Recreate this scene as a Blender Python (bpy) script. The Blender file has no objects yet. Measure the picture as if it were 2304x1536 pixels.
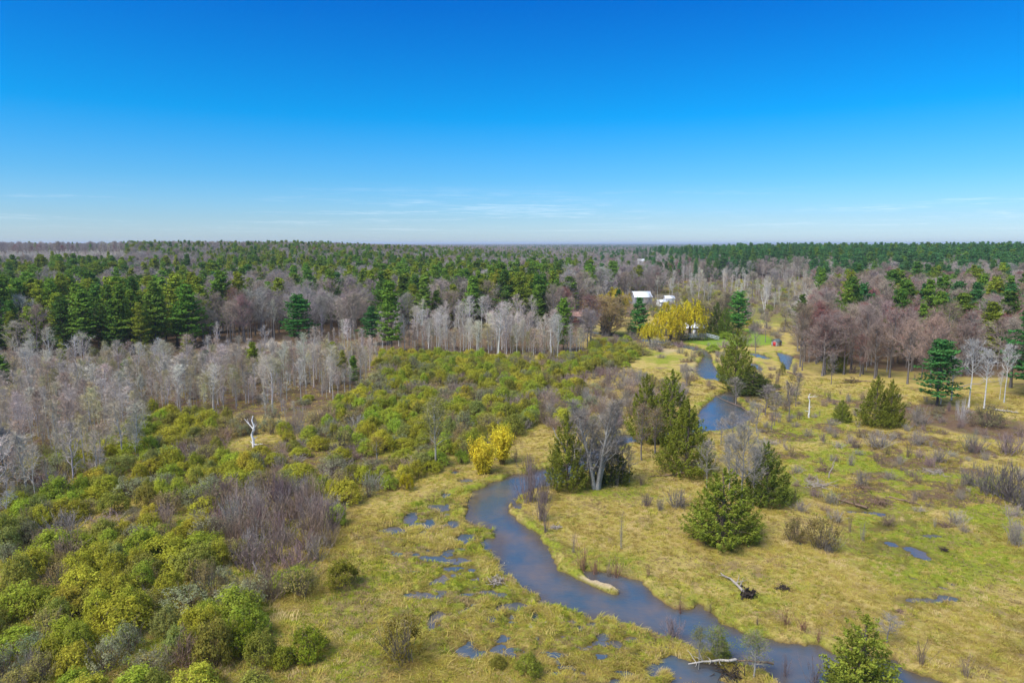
import bpy, math, random
import numpy as np
from math import radians, sin, cos, pi, tan, atan

# ------------------------------------------------------------------ camera, sky, sun, exposure
sc = bpy.context.scene
COL = sc.collection
CZ, FPX, PITCH = 32.0, 1536.0, radians(8.19)        # camera height over the water, focal length in photo pixels
cam_d = bpy.data.cameras.new('camera')
cam = bpy.data.objects.new('camera', cam_d); COL.objects.link(cam)
cam.location = (0, 0, CZ); cam.rotation_euler = (pi / 2 - PITCH, 0, 0)
cam_d.sensor_width = 36.0; cam_d.lens = 36.0 * FPX / 2304.0
cam_d.clip_start = 0.5; cam_d.clip_end = 60000
sc.camera = cam

SUN_EL, SUN_AZ = radians(52), radians(-128)          # azimuth from +Y towards +X: behind the camera, over its left shoulder
world = bpy.data.worlds.new('World'); sc.world = world; world.use_nodes = True
wn, wl = world.node_tree.nodes, world.node_tree.links
wn.clear()
def wnode(t, **k):
    n = wn.new(t)
    for a, b in k.items(): setattr(n, a, b)
    return n
sky = wnode('ShaderNodeTexSky', sky_type='NISHITA', sun_disc=False, sun_elevation=SUN_EL, sun_rotation=SUN_AZ,
            altitude=200, air_density=1.0, dust_density=0.6, ozone_density=2.0)
bg = wnode('ShaderNodeBackground'); wout = wnode('ShaderNodeOutputWorld')
geo = wnode('ShaderNodeTexCoord'); sep = wnode('ShaderNodeSeparateXYZ')
wl.new(geo.outputs['Generated'], sep.inputs[0])
# deepen blue low down; whiten the unseen sky overhead for less blue fill light
ramp = wnode('ShaderNodeValToRGB'); wl.new(sep.outputs['Z'], ramp.inputs[0])
cr = ramp.color_ramp
for p, c in ((0.0, (0.228, 0.292, 0.42, 1)), (0.035, (0.162, 0.246, 0.362, 1)), (0.09, (0.083, 0.226, 0.35, 1)), (0.17, (0.0076, 0.213, 0.372, 1)),
             (0.34, (0.003, 0.135, 0.362, 1)), (0.58, (0.44, 0.47, 0.50, 1)), (0.82, (1.45, 1.22, 0.98, 1))):
    if p in (0.0,): e = cr.elements[0]; e.position = p
    elif p == 0.82: e = cr.elements[-1]; e.position = p
    else: e = cr.elements.new(p)
    e.color = c
mul = wnode('ShaderNodeMixRGB', blend_type='MULTIPLY'); mul.inputs[0].default_value = 1.0
wl.new(sky.outputs[0], mul.inputs[1]); wl.new(ramp.outputs[0], mul.inputs[2])
# thin streaks of cloud on a high flat layer: direction / height gives a point on the layer
mx = wnode('ShaderNodeMath', operation='MAXIMUM'); mx.inputs[1].default_value = 0.004; wl.new(sep.outputs['Z'], mx.inputs[0])
dx = wnode('ShaderNodeMath', operation='DIVIDE'); wl.new(sep.outputs['X'], dx.inputs[0]); wl.new(mx.outputs[0], dx.inputs[1])
dy = wnode('ShaderNodeMath', operation='DIVIDE'); wl.new(sep.outputs['Y'], dy.inputs[0]); wl.new(mx.outputs[0], dy.inputs[1])
comb = wnode('ShaderNodeCombineXYZ'); comb.inputs[2].default_value = 9.1; wl.new(dx.outputs[0], comb.inputs[0]); wl.new(dy.outputs[0], comb.inputs[1])
cn1 = wnode('ShaderNodeTexNoise'); cn1.inputs['Scale'].default_value = 0.16; cn1.inputs['Detail'].default_value = 3; cn1.inputs['Roughness'].default_value = 0.5
cn2 = wnode('ShaderNodeTexNoise'); cn2.inputs['Scale'].default_value = 1.1; cn2.inputs['Detail'].default_value = 8; cn2.inputs['Roughness'].default_value = 0.68
wl.new(comb.outputs[0], cn1.inputs['Vector']); wl.new(comb.outputs[0], cn2.inputs['Vector'])
cm = wnode('ShaderNodeMath', operation='MULTIPLY'); wl.new(cn1.outputs[0], cm.inputs[0]); wl.new(cn2.outputs[0], cm.inputs[1])
cmr = wnode('ShaderNodeMapRange'); wl.new(cm.outputs[0], cmr.inputs[0])
cmr.inputs[1].default_value = 0.265; cmr.inputs[2].default_value = 0.40; cmr.inputs[3].default_value = 0.0; cmr.inputs[4].default_value = 0.24
fade = wnode('ShaderNodeMapRange'); wl.new(sep.outputs['Z'], fade.inputs[0])
fade.inputs[1].default_value = 0.045; fade.inputs[2].default_value = 0.085; fade.inputs[3].default_value = 1.0; fade.inputs[4].default_value = 0.0
fade2 = wnode('ShaderNodeMapRange'); wl.new(sep.outputs['Z'], fade2.inputs[0]); fade2.inputs[1].default_value = 0.008; fade2.inputs[2].default_value = 0.022
fm = wnode('ShaderNodeMath', operation='MULTIPLY'); wl.new(fade.outputs[0], fm.inputs[0]); wl.new(fade2.outputs[0], fm.inputs[1]); fade = fm
cmf = wnode('ShaderNodeMath', operation='MULTIPLY'); wl.new(cmr.outputs[0], cmf.inputs[0]); wl.new(fade.outputs[0], cmf.inputs[1])
cmix = wnode('ShaderNodeMixRGB'); wl.new(cmf.outputs[0], cmix.inputs[0]); wl.new(mul.outputs[0], cmix.inputs[1])
cmix.inputs[2].default_value = (2.4, 2.65, 2.95, 1)
wl.new(cmix.outputs[0], bg.inputs[0]); bg.inputs[1].default_value = 0.15
wl.new(bg.outputs[0], wout.inputs[0])

sun_d = bpy.data.lights.new('sun', 'SUN'); sun_d.energy = 1.5; sun_d.angle = radians(30); sun_d.color = (1.0, 0.955, 0.88)
sun = bpy.data.objects.new('sun', sun_d); COL.objects.link(sun)
sun.rotation_euler = (pi / 2 - SUN_EL, 0, -SUN_AZ + pi); sun.location = (0, 0, 200)
sun['kind'] = 'helper'
sc.view_settings.view_transform = 'Standard'; sc.view_settings.look = 'None'
sc.view_settings.exposure = 1.58; sc.view_settings.gamma = 1.0; sc.view_settings.use_curve_mapping = False
sc.render.engine = 'CYCLES'
cy = sc.cycles
cy.max_bounces = 6; cy.diffuse_bounces = 4; cy.glossy_bounces = 2; cy.transmission_bounces = 3; cy.volume_bounces = 0; cy.transparent_max_bounces = 4
cy.use_denoising = True; cy.denoiser = 'OPENIMAGEDENOISE'; cy.denoising_input_passes = 'RGB_ALBEDO_NORMAL'; cy.denoising_prefilter = 'ACCURATE'; cy.sample_clamp_indirect = 6
try: cy.use_light_tree = False
except Exception: pass

# ------------------------------------------------------------------ photo pixel -> place on the ground
CP, SP = cos(PITCH), sin(PITCH)
def ray(x, y):
    a, b = (x - 1152.0) / FPX, (768.0 - y) / FPX
    return a, b * SP + CP, b * CP - SP
def G(x, y, z=0.3):
    a, b, c = ray(x, y); t = (z - CZ) / c
    return (a * t, b * t)
def hgt(x, by, ty):
    X, Y = G(x, by); a, b, c = ray(x, ty)
    return CZ + c * (Y / b) - 0.3
def wid(x, by, w):
    X, Y = G(x, by)
    return w / FPX * (Y * CP + (CZ - 0.3) * SP)
def poly(pts): return np.array([G(*p) for p in pts])
def to_px(x, y, z):
    dz = z - CZ; f = y * CP - dz * SP; u = y * SP + dz * CP
    return 1152 + FPX * x / f, 768 - FPX * u / f
def pip(P, x, y):
    x = np.asarray(x, float); y = np.asarray(y, float); ins = np.zeros(x.shape, bool); n = len(P); j = n - 1
    for i in range(n):
        xi, yi = P[i]; xj, yj = P[j]
        c = ((yi > y) != (yj > y))
        with np.errstate(divide='ignore', invalid='ignore'):
            ins ^= c & (x < (xj - xi) * (y - yi) / (yj - yi + 1e-12) + xi)
        j = i
    return ins
def edge_dist(P, x, y):
    d = np.full(np.shape(x), 1e9); n = len(P)
    for i in range(n):
        ax, ay = P[i]; bx, by = P[(i + 1) % n]; ux, uy = bx - ax, by - ay; L = ux * ux + uy * uy + 1e-9
        t = np.clip(((x - ax) * ux + (y - ay) * uy) / L, 0, 1)
        d = np.minimum(d, (x - ax - t * ux) ** 2 + (y - ay - t * uy) ** 2)
    return np.sqrt(d)
def smooth(a, b, v):
    t = np.clip((v - a) / (b - a), 0, 1); return t * t * (3 - 2 * t)
def vn(x, y, s=0):
    ix, iy = np.floor(x), np.floor(y); fx, fy = x - ix, y - iy
    fx = fx * fx * (3 - 2 * fx); fy = fy * fy * (3 - 2 * fy)
    def h(a, b):
        v = np.sin(a * 127.1 + b * 311.7 + s * 74.7) * 43758.5453
        return v - np.floor(v)
    return (h(ix, iy) * (1 - fx) + h(ix + 1, iy) * fx) * (1 - fy) + (h(ix, iy + 1) * (1 - fx) + h(ix + 1, iy + 1) * fx) * fy
def fbm(x, y, s=0, o=3):
    r, a, t = 0, 0.5, 0
    for k in range(o):
        r = r + a * vn(x, y, s + k * 7); t += a; x = x * 2.03 + 11.3; y = y * 2.03 - 5.7; a *= 0.5
    return r / t

# ------------------------------------------------------------------ terrain
STREAM = [poly(p) for p in (
    [(1228, 1049), (1185, 1061), (1161, 1064), (1131, 1074), (1101, 1086), (1068, 1099), (1058, 1134), (1051, 1167), (1088, 1181), (1108, 1194),
     (1121, 1214), (1123, 1241), (1121, 1264), (1138, 1287), (1168, 1311), (1201, 1327), (1218, 1347), (1251, 1357), (1295, 1371), (1368, 1387),
     (1421, 1404), (1485, 1424), (1536, 1439), (1570, 1460), (1640, 1478), (1720, 1500), (1775, 1545), (1860, 1620), (2020, 1700), (2330, 1720),
     (2230, 1600), (2136, 1536), (2069, 1514), (2036, 1494), (2009, 1477), (1950, 1468), (1876, 1461), (1843, 1447), (1796, 1439), (1763, 1434),
     (1709, 1431), (1669, 1417), (1623, 1394), (1599, 1371), (1573, 1359), (1550, 1368), (1501, 1354), (1455, 1326), (1441, 1301), (1398, 1287),
     (1345, 1279), (1320, 1281), (1330, 1296), (1372, 1314), (1397, 1328), (1395, 1333), (1335, 1314), (1288, 1294), (1258, 1277), (1251, 1257),
     (1241, 1237), (1225, 1221), (1211, 1201), (1185, 1184), (1161, 1167), (1145, 1147), (1151, 1127), (1175, 1107), (1211, 1096), (1248, 1091),
     (1300, 1072), (1350, 1030), (1400, 1000), (1440, 990), (1500, 988), (1560, 975), (1600, 968), (1640, 965), (1690, 945), (1702, 936), (1675, 915),
     (1655, 895), (1690, 878), (1705, 866), (1680, 853), (1637, 840), (1613, 832), (1603, 814), (1600, 797), (1585, 783), (1540, 772), (1495, 763),
     (1440, 760), (1400, 752), (1340, 744), (1300, 741), (1300, 746), (1340, 750), (1400, 759), (1440, 766), (1480, 770), (1530, 780), (1575, 790),
     (1586, 797), (1570, 818), (1563, 838), (1590, 853), (1637, 858), (1665, 864), (1660, 872), (1612, 886), (1577, 918), (1570, 943), (1520, 966),
     (1470, 972), (1400, 975), (1330, 1005), (1280, 1035)],
    [(1684, 793), (1700, 792), (1720, 797), (1738, 806), (1722, 806), (1700, 801)],
    [(1688, 814), (1703, 816), (1714, 826), (1712, 832), (1697, 829)],
    [(1748, 790), (1768, 794), (1788, 801), (1780, 808), (1776, 832), (1762, 824), (1756, 808)],
)]
MARSH = poly([(840, 1180), (930, 1130), (1055, 1098), (1060, 1160), (1120, 1200), (1130, 1290), (1210, 1345), (1300, 1372), (1500, 1430), (1590, 1470),
              (1700, 1500), (1770, 1560), (1700, 1640), (1300, 1640), (1000, 1480), (890, 1380), (850, 1270)])
MARSH_R = poly([(1820, 1120), (2060, 1130), (2180, 1190), (2160, 1260), (2060, 1290), (2120, 1330), (2190, 1380), (2040, 1375), (1960, 1330), (1900, 1240)])
PUDDLES = [(885, 1189, 28, 5), (875, 1172, 14, 3), (925, 1160, 12, 10), (935, 1175, 15, 4), (966, 1175, 14, 8), (985, 1137, 22, 6), (1020, 1172, 12, 5), (1050, 1205, 18, 9),
           (952, 1335, 42, 7), (990, 1325, 14, 4), (985, 1378, 14, 9), (970, 1395, 5, 22), (1056, 1331, 20, 4), (1095, 1326, 16, 5), (1125, 1333, 14, 5), (1155, 1358, 34, 8),
           (1105, 1386, 14, 7), (1204, 1380, 6, 12), (965, 1250, 24, 5), (970, 1306, 9, 4), (1052, 1365, 6, 4), (1285, 1393, 13, 5), (1335, 1398, 14, 6), (1305, 1405, 6, 5),
           (1357, 1425, 12, 6), (1387, 1441, 11, 7), (1420, 1432, 14, 8), (1500, 1450, 26, 4), (1530, 1490, 34, 18), (1470, 1500, 16, 14), (1590, 1500, 40, 16), (1560, 1530, 60, 10),
           (1023, 1060, 8, 5), (1048, 1078, 16, 5), (1090, 1066, 14, 4), (1008, 1108, 6, 4), (895, 1096, 9, 3), (1165, 1135, 10, 9), (1105, 1222, 18, 14), (1120, 1245, 12, 12),
           (1000, 1110, 5, 5), (800, 1228, 3, 3), (1802, 1220, 8, 6), (2100, 1201, 20, 4), (1660, 1218, 10, 4), (1975, 1152, 12, 4), (2085, 1344, 34, 5), (2135, 1340, 20, 7),
           (2140, 1308, 10, 5), (2055, 1296, 8, 3), (1930, 1095, 8, 3), (2120, 1318, 10, 4), (245, 1372, 5, 4), (1155, 1215, 6, 5)]
_pd = []
for (a, b, c, d) in PUDDLES:
    X, Y = G(a, b); rx = wid(a, b, c); ry = abs(G(a, b - d)[1] - G(a, b + d)[1]) / 2
    _pd.append((X, Y, max(rx * 1.25, .3), max(ry * 1.25, .3)))
def stream_sd(x, y):
    x = np.asarray(x, float); y = np.asarray(y, float); sd = np.full(x.shape, 50.0)
    m = (y > 25) & (y < 300) & (x > -20) & (x < 130)
    if m.any():
        xs, ys = x[m], y[m]; best = np.full(xs.shape, 50.0)
        for P in STREAM:
            e = edge_dist(P, xs, ys); e = np.where(pip(P, xs, ys), -e, e); best = np.minimum(best, e)
        sd[m] = best
    return sd
def hill(x, y):
    d = np.hypot(x, y); az = x / np.maximum(y, 1.0)
    L = 13.5 * smooth(300, 820, d) * smooth(0.10, -0.32, az) * (0.82 + 0.36 * fbm(x / 260, y / 260, 3, 2))
    Rr = 5.5 * smooth(480, 900, d) * smooth(0.12, 0.4, az)
    C = 1.0 * smooth(480, 1000, d)
    rise = smooth(0.55, 0.9, az) * smooth(95, 200, d) * 2.2
    return (L + Rr + C) * smooth(3600, 1500, d) + 3.0 * smooth(1500, 4000, d) * fbm(x / 700, y / 700, 9, 2) + rise * (d < 3000)
def ground_z(x, y, micro=True):
    x = np.asarray(x, float); y = np.asarray(y, float); d = np.hypot(x, y)
    sd = stream_sd(x, y) + (fbm(x / 1.3, y / 1.3, 21, 3) - .5) * 1.3
    near = d < 420
    z = np.full(x.shape, 0.34)
    z += 0.10 * (fbm(x / 5, y / 5, 1, 3) - .5)
    hum = fbm(x / 1.7, y / 1.7, 5, 4) - .5
    ms = (edge_dist(MARSH, x, y) * np.where(pip(MARSH, x, y), 1, -1)) if near.any() else -99 * np.ones_like(x)
    M = smooth(-1.5, 3.0, ms)
    mr = smooth(-1.5, 2.5, edge_dist(MARSH_R, x, y) * np.where(pip(MARSH_R, x, y), 1, -1))
    z = z * (1 - M) + M * (0.125 + 0.80 * (fbm(x / 1.1, y / .8, 5, 3) - .5) + 0.30 * (fbm(x / 6, y / 3.5, 8, 2) - .5))
    z = z * (1 - mr) + mr * (0.13 + 0.6 * hum + .25 * (fbm(x / 7, y / 4.5, 18, 2) - .5))
    if micro: z += 0.10 * hum * (1 - M) * (1 - mr) * near
    for (X, Y, rx, ry) in _pd:
        q = np.sqrt(((x - X) / rx) ** 2 + ((y - Y) / ry) ** 2) + (fbm(x / .7, y / .7, 31, 3) - .5) * .9
        z = z - 0.62 * smooth(1.12, 0.75, q)
    t = smooth(0.55, -0.75, sd)
    z = z * (1 - t) + (-0.75) * t
    # a raised lip of matted grass along the banks
    z += 0.16 * smooth(0.3, 0.8, sd) * smooth(2.4, 0.9, sd) * (near)
    return z + hill(x, y)
def gz1(x, y): return float(ground_z(np.array([x]), np.array([y]), False)[0])

# ------------------------------------------------------------------ mesh helpers
def make_mesh(name, V, faces, mats, midx=None, smooth_shade=False):
    """faces: list of (n,k) int arrays; midx: one material index for each of those arrays"""
    me = bpy.data.meshes.new(name)
    V = np.asarray(V, np.float32); me.vertices.add(len(V)); me.vertices.foreach_set('co', V.ravel())
    fs = [np.asarray(f, np.int32) for f in faces if len(f)]
    mi = [i for f, i in zip(faces, midx or [0] * len(faces)) if len(f)]
    nl = sum(f.size for f in fs); nf = sum(len(f) for f in fs)
    me.loops.add(nl); me.polygons.add(nf)
    me.loops.foreach_set('vertex_index', np.concatenate([f.ravel() for f in fs]))
    st, ms, o = [], [], 0
    for f, i in zip(fs, mi):
        st.append(np.arange(len(f), dtype=np.int32) * f.shape[1] + o); o += f.size; ms.append(np.full(len(f), i, np.int32))
    me.polygons.foreach_set('loop_start', np.concatenate(st))
    me.polygons.foreach_set('material_index', np.concatenate(ms))
    if smooth_shade: me.polygons.foreach_set('use_smooth', np.ones(nf, bool))
    for m in mats: me.materials.append(m)
    me.update(calc_edges=True)
    return me
def link(name, me, parent=None, loc=(0, 0, 0), rot=(0, 0, 0), scale=(1, 1, 1), color=None):
    o = bpy.data.objects.new(name, me); COL.objects.link(o); o.location = loc; o.rotation_euler = rot; o.scale = scale
    if parent is not None: o.parent = parent
    if color is not None: o.color = (*color, 1)
    return o
def tag(o, label=None, cat=None, group=None, kind=None):
    if label: o['label'] = label
    if cat: o['category'] = cat
    if group: o['group'] = group
    if kind: o['kind'] = kind
    return o
def thing(name, label, cat, loc, rotz=0, group=None, scale=(1, 1, 1)):
    return tag(link(name, None, None, loc, (0, 0, rotz), scale), label, cat, group)
class Buf:
    """collects tubes, ribbons, leaf faces and boxes of one mesh"""
    def __init__(s): s.V = []; s.F3 = []; s.F4 = []; s.n = 0
    def add(s, V, F4=None, F3=None):
        V = np.asarray(V, float).reshape(-1, 3)
        if F4 is not None and len(F4): s.F4.append(np.asarray(F4, int) + s.n)
        if F3 is not None and len(F3): s.F3.append(np.asarray(F3, int) + s.n)
        s.V.append(V); s.n += len(V); return s
    def tubes(s, segs, n=4):
        if not len(segs): return s
        A = np.array([[*p0, *p1, r0, r1] for p0, p1, r0, r1 in segs], float)
        p0, p1, r0, r1 = A[:, :3], A[:, 3:6], A[:, 6], A[:, 7]
        d = p1 - p0; d /= np.linalg.norm(d, axis=1, keepdims=True) + 1e-9
        ref = np.where(np.abs(d[:, 2:3]) < .9, np.array([[0, 0, 1.]]), np.array([[1., 0, 0]]))
        u = np.cross(d, ref); u /= np.linalg.norm(u, axis=1, keepdims=True) + 1e-9; v = np.cross(d, u)
        a = np.arange(n) * 2 * pi / n; c, q = np.cos(a), np.sin(a)
        ring = u[:, None, :] * c[None, :, None] + v[:, None, :] * q[None, :, None]
        V = np.concatenate([p0[:, None] + ring * r0[:, None, None], p1[:, None] + ring * r1[:, None, None]], 1)
        N = len(A); i = np.arange(n); j = (i + 1) % n
        F = np.stack([i, i + n, j + n, j], 1)[None] + (np.arange(N) * 2 * n)[:, None, None]
        return s.add(V.reshape(-1, 3), F4=F.reshape(-1, 4))
    def blades(s, P0, P1, w, rng):
        """thin triangles from P0 (width w) to a point at P1"""
        P0 = np.asarray(P0, float); P1 = np.asarray(P1, float)
        if not len(P0): return s
        d = P1 - P0; r = rng.normal(size=d.shape); u = np.cross(d, r); u /= np.linalg.norm(u, axis=1, keepdims=True) + 1e-9
        w = np.broadcast_to(np.asarray(w, float), (len(P0),))[:, None] * .5
        V = np.stack([P0 - u * w, P0 + u * w, P1], 1)
        return s.add(V.reshape(-1, 3), F3=np.arange(len(P0) * 3).reshape(-1, 3))
    def leaves(s, C, Nrm, size, rng, aspect=1.5, drop=0.0):
        """diamond leaves at C facing Nrm; long axis random in the leaf plane (or hanging with drop)"""
        C = np.asarray(C, float); Nrm = np.asarray(Nrm, float); Nrm = Nrm / (np.linalg.norm(Nrm, axis=1, keepdims=True) + 1e-9)
        r = rng.normal(size=C.shape); r[:, 2] -= drop
        u = r - Nrm * np.sum(r * Nrm, 1, keepdims=True); u /= np.linalg.norm(u, axis=1, keepdims=True) + 1e-9
        v = np.cross(Nrm, u); sz = np.broadcast_to(np.asarray(size, float), (len(C),))[:, None]
        a, b = u * sz * aspect * .5, v * sz * .5
        V = np.stack([C - a, C + b - a * .1, C + a, C - b - a * .1], 1)
        return s.add(V.reshape(-1, 3), F4=np.arange(len(C) * 4).reshape(-1, 4))
    def box(s, lo, hi, M=None):
        x0, y0, z0 = lo; x1, y1, z1 = hi
        V = np.array([(x0, y0, z0), (x1, y0, z0), (x1, y1, z0), (x0, y1, z0), (x0, y0, z1), (x1, y0, z1), (x1, y1, z1), (x0, y1, z1)], float)
        if M is not None: V = V @ np.asarray(M).T
        return s.add(V, F4=[(0, 3, 2, 1), (4, 5, 6, 7), (0, 1, 5, 4), (1, 2, 6, 5), (2, 3, 7, 6), (3, 0, 4, 7)])
    def mesh(s, name, mats, smooth_shade=False):
        V = np.concatenate(s.V); f = []
        if s.F4: f.append(np.concatenate(s.F4))
        if s.F3: f.append(np.concatenate(s.F3))
        return make_mesh(name, V, f, mats, [0] * len(f), smooth_shade)
def join_bufs(name, bufs, mats):
    V, f, mi, n = [], [], [], 0
    for i, b in enumerate(bufs):
        v = np.concatenate(b.V); V.append(v)
        if b.F4: f.append(np.concatenate(b.F4) + n); mi.append(i)
        if b.F3: f.append(np.concatenate(b.F3) + n); mi.append(i)
        n += len(v)
    return make_mesh(name, np.concatenate(V), f, mats, mi)

# ------------------------------------------------------------------ materials
def new_mat(name):
    m = bpy.data.materials.new(name); m.use_nodes = True
    nt = m.node_tree; b = nt.nodes['Principled BSDF']; return m, nt, b
def N(nt, t, **k):
    n = nt.nodes.new(t)
    for a, b in k.items(): setattr(n, a, b)
    return n
def noise(nt, vec, scale, detail=3, rough=.55):
    n = N(nt, 'ShaderNodeTexNoise'); n.inputs['Scale'].default_value = scale; n.inputs['Detail'].default_value = detail; n.inputs['Roughness'].default_value = rough
    if vec is not None: nt.links.new(vec, n.inputs['Vector'])
    return n
def mixc(nt, f, a, b, mode='MIX'):
    n = N(nt, 'ShaderNodeMixRGB', blend_type=mode)
    for i, v in enumerate((f, a, b)):
        if isinstance(v, (int, float)): n.inputs[i].default_value = v
        elif isinstance(v, tuple): n.inputs[i].default_value = (*v, 1)
        else: nt.links.new(v, n.inputs[i])
    return n.outputs[0]
def mrange(nt, v, a, b, c=0., d=1.):
    n = N(nt, 'ShaderNodeMapRange'); nt.links.new(v, n.inputs[0])
    for i, q in enumerate((a, b, c, d)): n.inputs[i + 1].default_value = q
    return n.outputs[0]
def foliage_mat(name, trans=0.35, jit=0.45, hue=0.03):
    m, nt, b = new_mat(name)
    oi = N(nt, 'ShaderNodeObjectInfo'); ge = N(nt, 'ShaderNodeNewGeometry'); tc = N(nt, 'ShaderNodeTexCoord')
    cl = noise(nt, tc.outputs['Object'], 0.9, 2)
    v1 = mrange(nt, ge.outputs['Random Per Island'], 0, 1, 1 - jit, 1 + jit)
    v2 = mrange(nt, cl.outputs[0], .3, .7, .75, 1.25)
    v3 = mrange(nt, oi.outputs['Random'], 0, 1, .9, 1.1)
    mm = N(nt, 'ShaderNodeMath', operation='MULTIPLY'); nt.links.new(v1, mm.inputs[0]); nt.links.new(v2, mm.inputs[1])
    mm2 = N(nt, 'ShaderNodeMath', operation='MULTIPLY'); nt.links.new(mm.outputs[0], mm2.inputs[0]); nt.links.new(v3, mm2.inputs[1])
    hs = N(nt, 'ShaderNodeHueSaturation'); nt.links.new(oi.outputs['Color'], hs.inputs['Color']); nt.links.new(mm2.outputs[0], hs.inputs['Value'])
    hh = N(nt, 'ShaderNodeMath', operation='ADD'); nt.links.new(mrange(nt, ge.outputs['Random Per Island'], 0, 1, .5 - hue, .5 + hue), hh.inputs[0])
    nt.links.new(mrange(nt, oi.outputs['Random'], 0, 1, -hue * .8, hue * .8), hh.inputs[1]); nt.links.new(hh.outputs[0], hs.inputs['Hue'])
    df = N(nt, 'ShaderNodeBsdfDiffuse'); tr = N(nt, 'ShaderNodeBsdfTranslucent'); mx_ = N(nt, 'ShaderNodeMixShader'); mx_.inputs[0].default_value = trans
    nt.links.new(hs.outputs[0], df.inputs[0]); nt.links.new(hs.outputs[0], tr.inputs[0]); nt.links.new(df.outputs[0], mx_.inputs[1]); nt.links.new(tr.outputs[0], mx_.inputs[2])
    nt.links.new(mx_.outputs[0], nt.nodes['Material Output'].inputs[0]); nt.nodes.remove(b)
    return m
def bark_mat(name, spots=None):
    """object colour with fine grain; spots = dark marks of birch and aspen bark"""
    m, nt, b = new_mat(name)
    oi = N(nt, 'ShaderNodeObjectInfo'); tc = N(nt, 'ShaderNodeTexCoord')
    mp = N(nt, 'ShaderNodeMapping'); nt.links.new(tc.outputs['Object'], mp.inputs[0]); mp.inputs['Scale'].default_value = (3, 3, .7 if not spots else 3)
    n1 = noise(nt, mp.outputs[0], 1.6, 4)
    c = mixc(nt, 1.0, oi.outputs['Color'], N(nt, 'ShaderNodeRGB').outputs[0], 'MULTIPLY')
    rgb = nt.nodes[-1]
    v = mrange(nt, n1.outputs[0], .3, .7, .65, 1.25)
    hs = N(nt, 'ShaderNodeHueSaturation'); nt.links.new(oi.outputs['Color'], hs.inputs['Color']); nt.links.new(v, hs.inputs['Value'])
    col = hs.outputs[0]
    if spots:
        mp2 = N(nt, 'ShaderNodeMapping'); nt.links.new(tc.outputs['Object'], mp2.inputs[0]); mp2.inputs['Scale'].default_value = (1.2, 1.2, 4)
        n2 = noise(nt, mp2.outputs[0], 1.1, 3, .7); col = mixc(nt, mrange(nt, n2.outputs[0], .60, .68), col, (.05, .045, .04))
    nt.links.new(col, b.inputs['Base Color']); b.inputs['Roughness'].default_value = .9; b.inputs['Specular IOR Level'].default_value = .2
    return m
def twig_mat(name):
    m, nt, b = new_mat(name)
    oi = N(nt, 'ShaderNodeObjectInfo'); ge = N(nt, 'ShaderNodeNewGeometry')
    hs = N(nt, 'ShaderNodeHueSaturation'); nt.links.new(oi.outputs['Color'], hs.inputs['Color'])
    a = N(nt, 'ShaderNodeMath', operation='MULTIPLY'); nt.links.new(mrange(nt, ge.outputs['Random Per Island'], 0, 1, .65, 1.35), a.inputs[0]); nt.links.new(mrange(nt, oi.outputs['Random'], 0, 1, .82, 1.18), a.inputs[1])
    nt.links.new(a.outputs[0], hs.inputs['Value'])
    df = N(nt, 'ShaderNodeBsdfDiffuse'); nt.links.new(hs.outputs[0], df.inputs[0]); nt.links.new(df.outputs[0], nt.nodes['Material Output'].inputs[0]); nt.nodes.remove(b)
    return m
def plain(name, col, rough=.8, metal=0., var=.12, scale=6., spec=.3):
    m, nt, b = new_mat(name)
    tc = N(nt, 'ShaderNodeTexCoord'); n = noise(nt, tc.outputs['Object'], scale, 5)
    hs = N(nt, 'ShaderNodeHueSaturation'); hs.inputs['Color'].default_value = (*col, 1); nt.links.new(mrange(nt, n.outputs[0], .25, .75, 1 - var, 1 + var), hs.inputs['Value'])
    nt.links.new(hs.outputs[0], b.inputs['Base Color']); b.inputs['Roughness'].default_value = rough; b.inputs['Metallic'].default_value = metal; b.inputs['Specular IOR Level'].default_value = spec
    return m
M_NEEDLE = foliage_mat('conifer_needles', .38, .30, .012)
M_CEDAR = foliage_mat('cedar_sprays', .25, .40, .015)
M_LEAF = foliage_mat('young_leaves', .50, .30, .010)
M_GRASS = foliage_mat('grass_blades', .3, .22, .012)
M_BARK = bark_mat('rough_bark'); M_BIRCH = bark_mat('pale_bark', True); M_TWIG = twig_mat('bare_twigs')

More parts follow.
